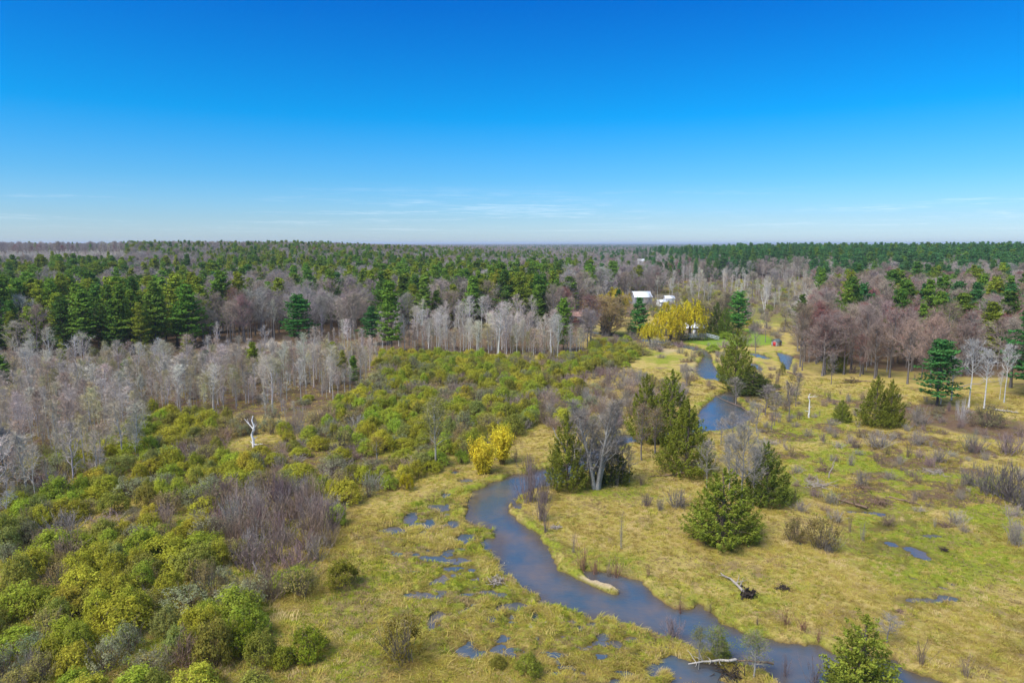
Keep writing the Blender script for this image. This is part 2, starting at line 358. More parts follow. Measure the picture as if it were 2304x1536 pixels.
# ------------------------------------------------------------------ ground sheet
def build_ground():
    th = np.concatenate([np.arange(80, 37, -2.5), np.arange(37, 6, -.078), np.arange(6, 1.6, -.10)])
    r = CZ / np.tan(np.radians(th)); r = np.concatenate([r, np.geomspace(r[-1] * 1.04, 30000, 46)])
    az = np.radians(np.concatenate([np.arange(-180, -41, 4), np.arange(-41, 41, .102), np.arange(41, 180, 4)]))
    R_, A_ = np.meshgrid(r, az, indexing='ij'); X = R_ * np.sin(A_); Y = R_ * np.cos(A_)
    x, y = X.ravel(), Y.ravel(); z = np.empty_like(x)
    z = ground_z(x, y)
    z[np.hypot(x, y) < 8] = 0.34
    nr, na = len(r), len(az)
    V = np.stack([x, y, z], 1)
    i = np.arange(nr - 1)[:, None] * na; j = np.arange(na)[None, :]; k = (j + 1) % na
    F = np.stack([(i + j), (i + k), (i + na + k), (i + na + j)], -1).reshape(-1, 4)[:, ::-1]
    V = np.concatenate([V, [[0, 0, .34]]]); c = len(V) - 1
    T = np.stack([np.arange(na), (np.arange(na) + 1) % na, np.full(na, c)], 1)[:, ::-1]
    me = make_mesh('ground', V, [F, T], [ground_mat()], [0, 0], True)
    # masks for the material: R green turf, G leaf litter / brush, B bare sand ; A wet peat
    px, py = to_px(x, np.maximum(y, 1), .3)
    d = np.hypot(x, y)
    n1 = fbm(x / 9, y / 9, 40, 3)
    green = np.zeros_like(x); lit = np.zeros_like(x); sand = np.zeros_like(x)
    def soft(P, w): return smooth(-w, w, edge_dist(P, x, y) * np.where(pip(P, x, y), 1, -1) + (n1 - .5) * w * 2)
    for P, s, w in GREENS: green = np.maximum(green, s * soft(poly(P), w))
    for P, s, w in LITTERS: lit = np.maximum(lit, s * soft(poly(P), w))
    for P, s, w in SANDS: sand = np.maximum(sand, s * soft(poly(P), w))
    lit = np.maximum(lit, smooth(235, 300, d) * (1 - soft(poly(OPEN_WET), 14)) * .95)
    lit = np.maximum(lit, .75 * smooth(.53, .66, fbm(x / 7, y / 4.5, 91, 3)) * soft(AREA_BRUSHY(), 4))
    lit = np.where(py < 0, 0, lit)
    sd = stream_sd(x, y)
    bank = smooth(2.6, .6, sd) * (d < 260); green = np.maximum(green, bank * .35 * fbm(x / 2.5, y / 2.5, 60, 2) * 1.6)
    bed = smooth(0.28, -0.1, z - hill(x, y)) * (d < 300)
    c4 = np.stack([green, lit, sand, bed], 1); c4 = np.concatenate([c4, [[0, 0, 0, 0]]]).astype(np.float32)
    at = me.attributes.new('zone', 'FLOAT_COLOR', 'POINT'); at.data.foreach_set('color', np.clip(c4, 0, 1).ravel())
    tag(link('ground', me), 'open marsh meadow of tan matted grass and green turf', 'ground', kind='structure')
def ground_mat():
    m, nt, b = new_mat('marsh_ground'); L = nt.links
    ge = N(nt, 'ShaderNodeNewGeometry'); at = N(nt, 'ShaderNodeAttribute', attribute_name='zone'); P = ge.outputs['Position']
    sp = N(nt, 'ShaderNodeSeparateColor'); L.new(at.outputs['Color'], sp.inputs[0])
    big = noise(nt, P, .11, 4, .6); mid = noise(nt, P, .55, 4, .62); fine = noise(nt, P, 3.2, 5, .7)
    mp = N(nt, 'ShaderNodeMapping'); L.new(P, mp.inputs[0]); mp.inputs['Scale'].default_value = (1.1, 3.2, 1); mp.inputs['Rotation'].default_value = (0, 0, .35)
    strk = noise(nt, mp.outputs[0], 1.6, 5, .7); strk.inputs['Distortion'].default_value = 1.6
    dry = mixc(nt, mrange(nt, strk.outputs[0], .32, .68), (.36, .26, .07), (.56, .425, .155))
    dry = mixc(nt, mrange(nt, mid.outputs[0], .42, .68), dry, (.38, .315, .06))
    grn = mixc(nt, mrange(nt, fine.outputs[0], .3, .7), (.17, .205, .02), (.32, .335, .036))
    gf = N(nt, 'ShaderNodeMath', operation='MULTIPLY_ADD'); L.new(sp.outputs[0], gf.inputs[0]); gf.inputs[1].default_value = .85; L.new(big.outputs[0], gf.inputs[2])
    gf2 = N(nt, 'ShaderNodeMath', operation='MULTIPLY_ADD'); L.new(mid.outputs[0], gf2.inputs[0]); gf2.inputs[1].default_value = .7; L.new(gf.outputs[0], gf2.inputs[2])
    dry = mixc(nt, mrange(nt, noise(nt, P, .23, 4, .6).outputs[0], .54, .66), dry, (.27, .19, .085))
    col = mixc(nt, mrange(nt, gf2.outputs[0], .93, 1.25), dry, grn)
    col = mixc(nt, mrange(nt, sp.outputs[0], .80, .97), col, (.19, .28, .03))
    lit = mixc(nt, mrange(nt, fine.outputs[0], .3, .7), (.105, .062, .036), (.21, .135, .082))
    lit = mixc(nt, mrange(nt, mid.outputs[0], .5, .72), lit, (.17, .15, .05))
    lf = N(nt, 'ShaderNodeMath', operation='MULTIPLY_ADD'); L.new(mid.outputs[0], lf.inputs[0]); lf.inputs[1].default_value = .5; L.new(sp.outputs[1], lf.inputs[2])
    col = mixc(nt, mrange(nt, lf.outputs[0], .55, .95), col, lit)
    snd = mixc(nt, mrange(nt, fine.outputs[0], .3, .7), (.42, .31, .18), (.58, .45, .28))
    col = mixc(nt, sp.outputs[2], col, snd)
    peat = mixc(nt, mrange(nt, mid.outputs[0], .35, .65), (.055, .036, .02), (.17, .095, .045))
    col = mixc(nt, at.outputs['Alpha'], col, peat)
    L.new(col, b.inputs['Base Color']); b.inputs['Roughness'].default_value = .95; b.inputs['Specular IOR Level'].default_value = .1
    bm = N(nt, 'ShaderNodeBump'); bm.inputs['Strength'].default_value = .8; bm.inputs['Distance'].default_value = .25
    ad = N(nt, 'ShaderNodeMath', operation='ADD'); L.new(strk.outputs[0], ad.inputs[0]); L.new(fine.outputs[0], ad.inputs[1]); L.new(ad.outputs[0], bm.inputs['Height'])
    L.new(bm.outputs[0], b.inputs['Normal'])
    return m
def AREA_BRUSHY(): return poly([(1700, 960), (1850, 880), (2020, 890), (2304, 960), (2304, 1240), (2100, 1200), (1880, 1180), (1760, 1080)])
GREENS = [([(1530, 770), (1600, 748), (1690, 738), (1720, 752), (1760, 772), (1700, 780), (1600, 780)], 1.0, 1.5),
          ([(1400, 800), (1440, 782), (1500, 790), (1540, 800), (1530, 850), (1490, 830)], .36, 4), ([(1500, 640), (1800, 630), (1870, 680), (1790, 740), (1640, 730), (1480, 690)], .45, 14),
          ([(1740, 1060), (1900, 1000), (2100, 1030), (2304, 1120), (2304, 1220), (2100, 1140), (1960, 1180), (1850, 1120), (1760, 1130)], .75, 5),
          ([(1900, 1150), (2120, 1180), (2250, 1230), (2304, 1300), (2230, 1360), (2040, 1350), (1930, 1280)], .6, 4),
          ([(1700, 960), (1850, 880), (1960, 900), (1900, 990), (1780, 1010)], .4, 3),
          ([(900, 1130), (1050, 1090), (1050, 1180), (900, 1200)], .5, 2), ([(1040, 1180), (1110, 1200), (1110, 1260), (1020, 1240)], .6, 1.5),
          ([(700, 1300), (900, 1180), (1060, 1120), (1120, 1240), (1250, 1370), (1520, 1440), (1560, 1560), (700, 1580)], .34, 5), ([(1240, 1090), (1480, 1085), (1470, 1115), (1260, 1125)], .45, 2),
          ([(0, 1200), (500, 1150), (700, 1400), (600, 1560), (0, 1560)], .5, 5), ([(850, 850), (1250, 850), (1200, 950), (980, 1040), (640, 1000), (850, 900)], .35, 8),
          ([(1590, 1290), (1720, 1330), (1700, 1370), (1640, 1350)], .3, 2), ([(1250, 1230), (1470, 1250), (1440, 1290), (1300, 1280)], .35, 2)]
LITTERS = [([(1780, 850), (1850, 815), (2304, 870), (2560, 980), (2560, 700), (1830, 700), (1800, 760)], 1.0, 6), ([(1980, 930), (2100, 905), (2304, 960), (2304, 1010), (2150, 980)], .8, 4),
           ([(1500, 636), (1800, 628), (1870, 680), (1790, 735), (1640, 715), (1480, 690)], .50, 14),
           ([(0, 700), (1330, 700), (1310, 800), (860, 800), (830, 880), (700, 940), (330, 950), (100, 1050), (0, 1130), (-400, 1130), (-400, 700)], .8, 5),
           ([(530, 1000), (700, 985), (870, 1040), (850, 1090), (640, 1080)], .8, 3), ([(470, 1130), (740, 1110), (760, 1250), (640, 1300), (480, 1250)], .7, 3),
           ([(1230, 880), (1440, 850), (1560, 900), (1400, 970), (1230, 980)], .55, 6), ([(1590, 1180), (1690, 1190), (1660, 1235), (1560, 1225)], .7, 1),
           ([(1750, 1200), (1880, 1210), (1870, 1235), (1750, 1225)], .6, .8), ([(1240, 1075), (1400, 1078), (1400, 1105), (1250, 1105)], .5, 1.2)]
SANDS = [([(1300, 1294), (1345, 1302), (1390, 1322), (1396, 1330), (1372, 1325), (1330, 1309)], 1.0, .2), ([(120, 856), (200, 836), (262, 822), (262, 830), (200, 845), (130, 866)], .9, .8),
         ([(400, 803), (520, 783), (640, 768), (640, 774), (520, 790), (400, 810)], .8, .8), ([(1470, 772), (1530, 788), (1500, 796), (1460, 784)], .6, 1), ([(1590, 828), (1540, 850), (1560, 815)], .5, 1)]
OPEN_WET = [(1500, 640), (1800, 630), (1870, 680), (1790, 740), (1780, 800), (1400, 800), (1330, 760), (1380, 720), (1480, 690)]
build_ground()

def build_water():
    m, nt, b = new_mat('stream_water'); L = nt.links
    ge = N(nt, 'ShaderNodeNewGeometry'); P = ge.outputs['Position']
    n1 = noise(nt, P, .22, 4, .6); n2 = noise(nt, P, 1.6, 3)
    col = mixc(nt, mrange(nt, n1.outputs[0], .40, .72), (.05, .078, .105), (.14, .105, .082))
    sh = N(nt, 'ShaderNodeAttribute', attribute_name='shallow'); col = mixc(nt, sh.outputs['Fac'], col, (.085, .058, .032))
    L.new(col, b.inputs['Base Color']); b.inputs['Roughness'].default_value = .06; b.inputs['IOR'].default_value = 1.75
    mp = N(nt, 'ShaderNodeMapping'); L.new(P, mp.inputs[0]); mp.inputs['Scale'].default_value = (1.0, 2.2, 1)
    n3 = noise(nt, mp.outputs[0], 1.8, 4, .65)
    bm = N(nt, 'ShaderNodeBump'); bm.inputs['Strength'].default_value = .4; bm.inputs['Distance'].default_value = .09; L.new(n3.outputs[0], bm.inputs['Height']); L.new(bm.outputs[0], b.inputs['Normal'])
    xs, ys = np.linspace(-30, 150, 220), np.linspace(26, 300, 330)
    X, Y = np.meshgrid(xs, ys); V = np.stack([X.ravel(), Y.ravel(), np.zeros(X.size)], 1)
    n = len(xs); F = np.array([(r * n + c, r * n + c + 1, (r + 1) * n + c + 1, (r + 1) * n + c) for r in range(len(ys) - 1) for c in range(n - 1)])
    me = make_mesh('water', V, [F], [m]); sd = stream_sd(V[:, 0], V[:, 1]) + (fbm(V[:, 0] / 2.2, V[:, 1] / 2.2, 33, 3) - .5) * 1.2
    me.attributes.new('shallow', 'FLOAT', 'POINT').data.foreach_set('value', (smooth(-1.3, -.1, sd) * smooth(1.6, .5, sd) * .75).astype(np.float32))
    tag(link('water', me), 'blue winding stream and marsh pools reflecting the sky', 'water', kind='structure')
build_water()

# ------------------------------------------------------------------ plant prototypes
def unit(v): return v / (np.linalg.norm(v) + 1e-9)
def polyline(p, d, L, k, rng, bend, up, r0, r1):
    """a curved limb as k segments; bend: random turning, up: pull towards the sky"""
    segs, pts = [], [np.array(p, float)]; d = unit(np.array(d, float))
    for i in range(k):
        d = unit(d + rng.normal(size=3) * bend + np.array([0, 0, up])); q = pts[-1] + d * L / k
        a, b = r0 + (r1 - r0) * i / k, r0 + (r1 - r0) * (i + 1) / k
        segs.append((pts[-1], q, a, b)); pts.append(q)
    return segs, pts, d
def bare_tree(seed, H, tr, first, nl, ang, L, n2, ntw, twl, tww, buds=0, bud_size=.1, top=.96, crook=.25, stems=1, fan=0., shape=.75, up=.12):
    rng = np.random.default_rng(seed); T, tw0, tw1, bw = [], [], [], []; Bd = []
    sec = []
    for s in range(stems):
        a0 = rng.uniform(0, 2 * pi); off = np.array([cos(a0), sin(a0), 0]) * (0 if stems == 1 else rng.uniform(.1, .35))
        hh = H * (1 if s == 0 else rng.uniform(.72, .98)); lean = np.array([cos(a0), sin(a0), 0]) * fan * rng.uniform(.4, 1.1)
        pts = []; w = rng.normal(size=2) * 0
        k = 9
        for i in range(k + 1):
            t = i / k; w = w + rng.normal(size=2) * crook * .35
            pts.append(off + lean * hh * t ** 1.2 + np.array([w[0] * t, w[1] * t, -.3 + (hh * top + .3) * t]))
        for i in range(k):
            ra, rb = tr * (1 - i / k) ** .8 + .018, tr * (1 - (i + 1) / k) ** .8 + .018
            if i == 0: ra *= 1.35
            T.append((pts[i], pts[i + 1], ra, rb))
        n_l = nl if stems == 1 else max(5, int(nl / stems * 1.4))
        for i in range(n_l):
            t = first + (1 - first) * ((i + rng.uniform(0, .9)) / n_l); f = t * k; j = min(int(f), k - 1); p = pts[j] + (pts[j + 1] - pts[j]) * (f - j)
            q = (t - first) / (1 - first); prof = (math.sin(pi * min(1, q ** shape * .93 + .07)) * .85 + .22) * rng.uniform(.7, 1.15)
            a = i * 2.4 + rng.uniform(-.5, .5); th = ang * (1.15 - .45 * q) * rng.uniform(.75, 1.2)
            d = (math.sin(th) * cos(a), math.sin(th) * sin(a), math.cos(th)); LL = L * prof
            r = max(.02, (tr * (1 - t) ** .8 + .018) * .62)
            sg, pp, dd = polyline(p, d, LL, 4, rng, .16, up, r, .012); T += sg
            for m in range(n2):
                u = rng.uniform(.22, 1); g = u * 4; h = min(int(g), 3); b = pp[h] + (pp[h + 1] - pp[h]) * (g - h)
                d2 = unit(pp[h + 1] - pp[h] + rng.normal(size=3) * .62 + np.array([0, 0, .12])); l2 = LL * rng.uniform(.25, .5) * (1.1 - .45 * u) + .25
                e = b + d2 * l2; tw0.append(b); tw1.append(e); bw.append(tww * 1.7); sec.append((b, e, d2))
            sec.append((pp[2], pp[4], dd))
        sec.append((pts[-2], pts[-1], np.array([0, 0, 1.])))
    for _ in range(ntw):
        b, e, d2 = sec[rng.integers(len(sec))]; u = rng.uniform(.1, 1); p = b + (e - b) * u
        d3 = unit(d2 + rng.normal(size=3) * .6 + np.array([0, 0, .2])); l3 = twl * rng.uniform(.5, 1.25); q = p + d3 * l3
        tw0.append(p); tw1.append(q); bw.append(tww); Bd.append(q)
    tb = Buf().tubes(T, 4); cb = Buf().blades(tw0, tw1, np.array(bw), rng)
    lb = None
    if buds:
        Bd = np.array(Bd); C = Bd[rng.integers(len(Bd), size=buds)] + rng.normal(size=(buds, 3)) * .12
        lb = Buf().leaves(C, rng.normal(size=(buds, 3)) + [0, 0, .8], bud_size * rng.uniform(.6, 1.3, buds), rng, 1.3)
    return tb, cb, lb
def pine(seed, H, R, first=.18, step=.85, nb=(4, 7), leaf=.46, tilt=.25, top_up=.9, gap=.25, profile=.8, clump=6, tr=.0115, droop=0.):
    rng = np.random.default_rng(seed); T, C, Nn, S = [], [], [], []
    k = 8; w = np.zeros(2); pts = []
    for i in range(k + 1):
        w = w + rng.normal(size=2) * .05; pts.append(np.array([w[0], w[1], -.4 + (H + .4) * i / k]))
    for i in range(k): T.append((pts[i], pts[i + 1], H * tr * (1 - i / k) ** .8 + .03, H * tr * (1 - (i + 1) / k) ** .8 + .03))
    z = H * first
    while z < H * .985:
        t = (z / H - first) / (1 - first); a0 = rng.uniform(0, 6.28); n = rng.integers(*nb)
        pr = R * min(1.0, ((1 - t) * 1.02 + .06)) ** profile * (.62 + .38 * min(1, t * 5 + .2)) * rng.uniform(.7, 1.1)
        for b in range(n):
            if rng.random() < gap * (1 - t): continue
            a = a0 + b * 2 * pi / n + rng.uniform(-.3, .3); L = pr * rng.uniform(.6, 1.12)
            el = tilt + (top_up - tilt) * t ** 2 + rng.normal() * .1 - droop * (1 - t)
            d = np.array([cos(a) * cos(el), sin(a) * cos(el), sin(el)]); f = z / H * k; j = min(int(f), k - 1)
            p = np.array([pts[j][0], pts[j][1], z])
            sg, pp, dd = polyline(p, d, L, 3, rng, .07, .06, .045 + .012 * L, .015); T += sg
            m = max(2, int(L * 2.1))
            for q in range(m):
                u = .28 + .72 * (q + rng.uniform(.2, .9)) / m; g = min(u, .999) * 3; h = int(g); c = pp[h] + (pp[h + 1] - pp[h]) * (g - h)
                sw = (.10 + .30 * math.sin(pi * min(1, u * .85))) * min(L, 3.2) * .55
                side = np.cross(d, [0, 0, 1.]); side = unit(side)
                cc = c + side * rng.normal(size=(clump, 1)) * sw + rng.normal(size=(clump, 3)) * [.12, .12, .10] + [0, 0, .06]
                C.append(cc); Nn.append(np.array([0, 0, .55]) + np.array([cos(a), sin(a), 0]) * .75 + rng.normal(size=(clump, 3)) * .55); S.append(leaf * rng.uniform(.65, 1.2, clump) * (1 if L > .8 else .75))
        z += step * rng.uniform(.7, 1.25) * (1 - .45 * t)
    C = np.concatenate(C); Nn = np.concatenate(Nn); S = np.concatenate(S)
    # a leader tuft
    return Buf().tubes(T, 4), Buf().leaves(C, Nn, S, rng, 1.7)
def cedar(seed, H, R, n=9000, leaf=.11, plumes=210, base=.04, shape=.8, loose=0.):
    """many upright sprays, each its own little flame, set on the ends of boughs"""
    rng = np.random.default_rng(seed)
    T, pp, _ = polyline((0, 0, -.3), (0, 0, 1), H * .95 + .3, 6, rng, .02, .1, H * .022, .03)
    k = max(30, n // plumes); C, Nn = [], []
    for i in range(plumes):
        t = base + (1 - base) * (1 - math.sqrt(1 - (i + rng.random()) / plumes * .995)); a = i * 2.39996 + rng.uniform(-.5, .5)
        prof = R * (1 - t) ** shape * min(1, .66 + t * 3.0); r = prof * (rng.normal(.86, .13) if rng.random() < .8 else rng.uniform(.3, .75)) * (1 - loose * rng.random() * .5)
        c = np.array([r * cos(a), r * sin(a), t * H + rng.normal() * .12]); L = H * rng.uniform(.05, .10) * (1.15 - .4 * t); w = L * rng.uniform(.38, .6)
        u = rng.random(k); ax = unit(np.array([cos(a) * .55, sin(a) * .55, .75 + .5 * t]))
        rad = rng.normal(size=(k, 3)) * w * (1.05 - .75 * u)[:, None] * .55
        P = c + ax * (u * L * 1.9 - L * .7)[:, None] + rad; C.append(P)
        Nn.append(rad / w * .9 + np.array([cos(a), sin(a), .5]) * .5 + rng.normal(size=(k, 3)) * .6)
        if i % 3 == 0: T.append((np.array([0, 0, max(.15, t * H - r * .3)]), c, .035, .012))
    # leader
    u = rng.random(k * 2); C.append(np.stack([rng.normal(size=k * 2) * .09 * (1.2 - u), rng.normal(size=k * 2) * .09 * (1.2 - u), H * (.9 + .12 * u)], 1)); Nn.append(rng.normal(size=(k * 2, 3)) + [0, 0, .4])
    C = np.concatenate(C); Nn = np.concatenate(Nn); C[:, 2] = np.maximum(C[:, 2], .05)
    return Buf().tubes(T, 4), Buf().leaves(C, Nn, leaf * rng.uniform(.6, 1.3, len(C)), rng, 2.0, -1.5)
def shrub(seed, R, H, n=1900, leaf=.13, clumps=46, stems=26, squash=.62, trunky=0.):
    rng = np.random.default_rng(seed); T, t0, t1 = [], [], []
    tips = []
    for i in range(stems):
        a = rng.uniform(0, 6.28); e = rng.uniform(.15, 1.15); L = H * (.95 + .25 * math.sin(e)) * rng.uniform(.75, 1.05)
        d = (cos(a) * math.sin(e) * R / H, sin(a) * math.sin(e) * R / H, math.cos(e))
        sg, pp, dd = polyline((rng.normal() * .15 * R, rng.normal() * .15 * R, -.15), d, L, 3, rng, .12, .07, .028, .009); T += sg; tips.append(pp[-1])
        for m in range(9):
            h = rng.integers(1, 3); p = pp[h] + (pp[h + 1] - pp[h]) * rng.random(); q = p + unit(dd + rng.normal(size=3) * .6 + [0, 0, .3]) * rng.uniform(.3, .8) * H * .3
            t0.append(p); t1.append(q)
    tips = np.array(tips)
    a = rng.uniform(0, 6.28, clumps); c = rng.uniform(0.0, 1, clumps) ** .8; el = np.arcsin(c); rr = rng.uniform(.80, 1.0, clumps)
    cc = np.stack([np.cos(a) * np.cos(el) * R * rr, np.sin(a) * np.cos(el) * R * rr, (.22 + .78 * np.sin(el)) * H * rr * rng.uniform(.86, 1.08, clumps)], 1)
    cc = np.concatenate([cc, tips[:6]]); k = rng.integers(len(cc), size=n)
    s = R * .17
    off = rng.normal(size=(n, 3)); off /= np.linalg.norm(off, axis=1, keepdims=True); off *= (rng.random((n, 1)) ** .5) * s * 1.5; off[:, 2] *= .9
    C = cc[k] + off; C[:, 2] = np.maximum(C[:, 2], .08)
    Nn = off / s * .7 + unit_rows(cc[k] * [1, 1, 1.2]) * .6 + rng.normal(size=(n, 3)) * .32 + [0, 0, .4]
    return Buf().tubes(T, 3).blades(t0, t1, .022, rng), Buf().leaves(C, Nn, leaf * rng.uniform(.55, 1.3, n), rng, 1.7)
def unit_rows(a): return a / (np.linalg.norm(a, axis=1, keepdims=True) + 1e-9)
def twig_shrub(seed, R, H, stems=55, tw=14, w=.022, spread=1.0):
    rng = np.random.default_rng(seed); t0, t1, ww, T = [], [], [], []
    for i in range(stems):
        a = rng.uniform(0, 6.28); e = rng.uniform(.05, 1.05) * spread; L = H * rng.uniform(.7, 1.08)
        d = (cos(a) * math.sin(e) * R / H, sin(a) * math.sin(e) * R / H, math.cos(e))
        sg, pp, dd = polyline((rng.normal() * .22 * R, rng.normal() * .22 * R, -.15), d, L, 4, rng, .12, .05, .02, .005); T += sg
        for m in range(tw):
            h = rng.integers(1, 4); p = pp[h] + (pp[h + 1] - pp[h]) * rng.random(); q = p + unit(dd + rng.normal(size=3) * .55 + [0, 0, .25]) * rng.uniform(.25, .7) * H * .38
            t0.append(p); t1.append(q); ww.append(w)
    return Buf().tubes(T, 3).blades(t0, t1, np.array(ww), rng)
def weeping(seed, H, R, strands=260, per=26, leaf=.22, trunk_h=.3):
    rng = np.random.default_rng(seed); T, C, Nn = [], [], []
    T0, pp, _ = polyline((0, 0, -.3), (0, 0, 1), H * trunk_h + .3, 3, rng, .08, .1, H * .04, H * .03); T += T0; ends = []
    for i in range(11):
        a = i * 2.4; e = rng.uniform(.15, 1.0); d = (cos(a) * math.sin(e), sin(a) * math.sin(e), math.cos(e))
        sg, q, dd = polyline(pp[-1], d, math.hypot(R, H * .6) * rng.uniform(.6, .85), 5, rng, .16, -.03, H * .016, .03); T += sg; ends += q[2:]
    tb0, tb1 = [], []
    for s in range(strands):
        if rng.random() < .5: p = ends[rng.integers(len(ends))] + rng.normal(size=3) * .5
        else:
            a = rng.uniform(0, 6.28); c = rng.random() ** .8; p = np.array([R * math.sqrt(1 - c * c) * cos(a), R * math.sqrt(1 - c * c) * sin(a), H * (.42 + .55 * c)]) * rng.uniform(.78, 1.0)
        L = rng.uniform(.05, .24) * H; L = min(L, p[2] - .12 * H); hd = p[:2] / (np.linalg.norm(p[:2]) + .01)
        t = np.linspace(0, 1, per); arch = np.stack([hd[0] * .35 * np.sin(t * 2), hd[1] * .35 * np.sin(t * 2), -L * t ** 1.25], 1)
        c = p + arch + rng.normal(size=(per, 3)) * [.13, .13, .08]; C.append(c)
        o = np.concatenate([hd, [.45]]); Nn.append(o + rng.normal(size=(per, 3)) * .5)
    C = np.concatenate(C); n = len(C)
    return Buf().tubes(T, 5), Buf().leaves(C, np.concatenate(Nn), leaf * rng.uniform(.6, 1.2, n), rng, 2.2, 1.2)
def flame_shrub(seed, H, R, n=5600, leaf=.12):
    """upright whips rising from a short bare base"""
    rng = np.random.default_rng(seed); T, C, Nn = [], [], []
    for i in range(46):
        a = rng.uniform(0, 6.28); q = rng.random() ** .6; e = q * .42; L = H * rng.uniform(.72, 1.0) * (1.08 - .3 * q)
        d = (cos(a) * math.sin(e) * 1.0, sin(a) * math.sin(e) * 1.0, math.cos(e))
        sg, pp, dd = polyline((rng.normal() * .12, rng.normal() * .12, -.2), d, L, 5, rng, .035, .035, .03, .008); T += sg
        m = n // 46
        u = rng.uniform(.26, 1, m) * 4.999; h = u.astype(int); P = np.array(pp); c = P[h] + (P[h + 1] - P[h]) * (u - h)[:, None] + rng.normal(size=(m, 3)) * [.15, .15, .1]
        C.append(c); Nn.append(np.array([cos(a), sin(a), .5]) + rng.normal(size=(m, 3)) * .5)
    C = np.concatenate(C)
    return Buf().tubes(T, 3), Buf().leaves(C, np.concatenate(Nn), leaf * rng.uniform(.6, 1.2, len(C)), rng, 2.2, -2.0)
def tuft(seed, n=16, h=.42, spread=.35, w=.035, flat=.5, lay=0.):
    rng = np.random.default_rng(seed); B = Buf(); a = rng.uniform(0, 6.28, n); r = rng.uniform(0, spread, n) * .5
    p0 = np.stack([r * np.cos(a), r * np.sin(a), np.full(n, -.03)], 1); a2 = np.where(rng.random(n) < lay, rng.normal(size=n) * .5, a + rng.normal(size=n) * .7)
    ln = h * rng.uniform(.6, 1.2, n); out = rng.uniform(.15, .9, n) * (.5 + flat)
    mid = p0 + np.stack([np.cos(a2) * out * ln * .45, np.sin(a2) * out * ln * .45, ln * .62], 1)
    end = mid + np.stack([np.cos(a2) * out * ln * .8, np.sin(a2) * out * ln * .8, ln * (.30 - .55 * flat * rng.random(n))], 1)
    s = np.stack([-np.sin(a2), np.cos(a2), np.zeros(n)], 1) * w * .5
    V = np.stack([p0 - s, p0 + s, mid + s * .8, mid - s * .8, end], 1).reshape(-1, 3); i = np.arange(n)[:, None] * 5
    return B.add(V, F4=np.concatenate([i, i + 1, i + 2, i + 3], 1), F3=np.concatenate([i + 3, i + 2, i + 4], 1))

# kind -> (category, [variants]); a variant is (nominal height, nominal half width, [(part, mesh, paint)])
# paint names which of a plant's two colours the part takes: 'bark' or 'leaf'
PROTO = {}
_bufs = {}
def proto(kind, cat, H, R, parts):
    """parts: (part name, Buf, material, paint)"""
    allv = np.concatenate([np.concatenate(b.V) for _, b, _, _ in parts]); H = float(np.percentile(allv[:, 2], 99.7)); R = float(np.percentile(np.hypot(allv[:, 0], allv[:, 1]), 95))
    var = (H, R, [(pn, b.mesh(kind + '_' + pn, [m]), paint) for pn, b, m, paint in parts])
    PROTO.setdefault(kind, (cat, []))[1].append(var); _bufs.setdefault(kind, []).append([(b, m) for pn, b, m, paint in parts])
for s in range(5):
    t, c = pine(10 + s, 19, 4.6 + .4 * (s % 3), first=.12 + .05 * (s % 3), step=.95, leaf=.40, clump=6, tilt=.22, gap=.2 + .06 * (s % 2), profile=.38 + .12 * (s % 3)); proto('white_pine', 'pine tree', 19, 4.5, [('trunk', t, M_BARK, 'bark'), ('crown', c, M_NEEDLE, 'leaf')])
for s in range(4):
    t, c = pine(30 + s, 18, 3.4, first=.28, step=.66, nb=(5, 8), leaf=.38, tilt=.12, gap=.08, profile=.42 + .06 * s, clump=5); proto('red_pine', 'pine tree', 18, 3.1, [('trunk', t, M_BARK, 'bark'), ('crown', c, M_NEEDLE, 'leaf')])
for s in range(2):
    t, c = pine(50 + s, 11, 2.0, first=.04, step=.42, nb=(7, 10), leaf=.24, tilt=-.12, top_up=.3, gap=.02, profile=.95, droop=.1); proto('spruce', 'spruce tree', 11, 2.0, [('trunk', t, M_BARK, 'bark'), ('crown', c, M_NEEDLE, 'leaf')])
for s in range(5):
    t, c = cedar(70 + s, 7.5, 2.3 + .25 * (s % 3), n=17000, leaf=.085, shape=.72 + .1 * (s % 3)); proto('cedar', 'cedar tree', 7.5, 2.4, [('trunk', t, M_BARK, 'bark'), ('crown', c, M_CEDAR, 'leaf')])
for s in range(2):
    t, c = cedar(80 + s, 7.5, 1.9, n=12000, leaf=.075, plumes=150, shape=.62, loose=.6, base=.08); proto('loose_cedar', 'cedar tree', 7.5, 1.9, [('trunk', t, M_BARK, 'bark'), ('crown', c, M_CEDAR, 'leaf')])
for s in range(6):
    t, c, _ = bare_tree(100 + s, 13, .13, .36, 20, .60, 3.4, 7, 1900, .8, .020, crook=.3, shape=.7); proto('bare_aspen', 'aspen tree', 13, 2.2, [('trunk', t, M_BIRCH, 'bark'), ('crown', c, M_TWIG, 'leaf')])
for s in range(5):
    t, c, _ = bare_tree(120 + s, 8, .055, .32, 15, .5, 1.9, 6, 1300, .6, .021, crook=.25); proto('young_aspen', 'young tree', 8, 1.1, [('trunk', t, M_BIRCH, 'bark'), ('crown', c, M_TWIG, 'leaf')])
for s in range(5):
    t, c, _ = bare_tree(140 + s, 16, .22, .30, 24, .8, 5.6, 10, 4600, 1.05, .024, crook=.4, shape=.6, up=.10); proto('bare_hardwood', 'bare tree', 16, 4.3, [('trunk', t, M_BARK, 'bark'), ('crown', c, M_TWIG, 'leaf')])
for s in range(3):
    t, c, l = bare_tree(160 + s, 15, .2, .28, 22, .66, 4.6, 9, 4000, .95, .029, buds=2400, bud_size=.13, crook=.35, shape=.65); proto('red_maple', 'maple tree', 15, 3.7, [('trunk', t, M_BARK, 'bark'), ('crown', c, M_TWIG, 'leaf'), ('buds', l, M_LEAF, 'buds')])
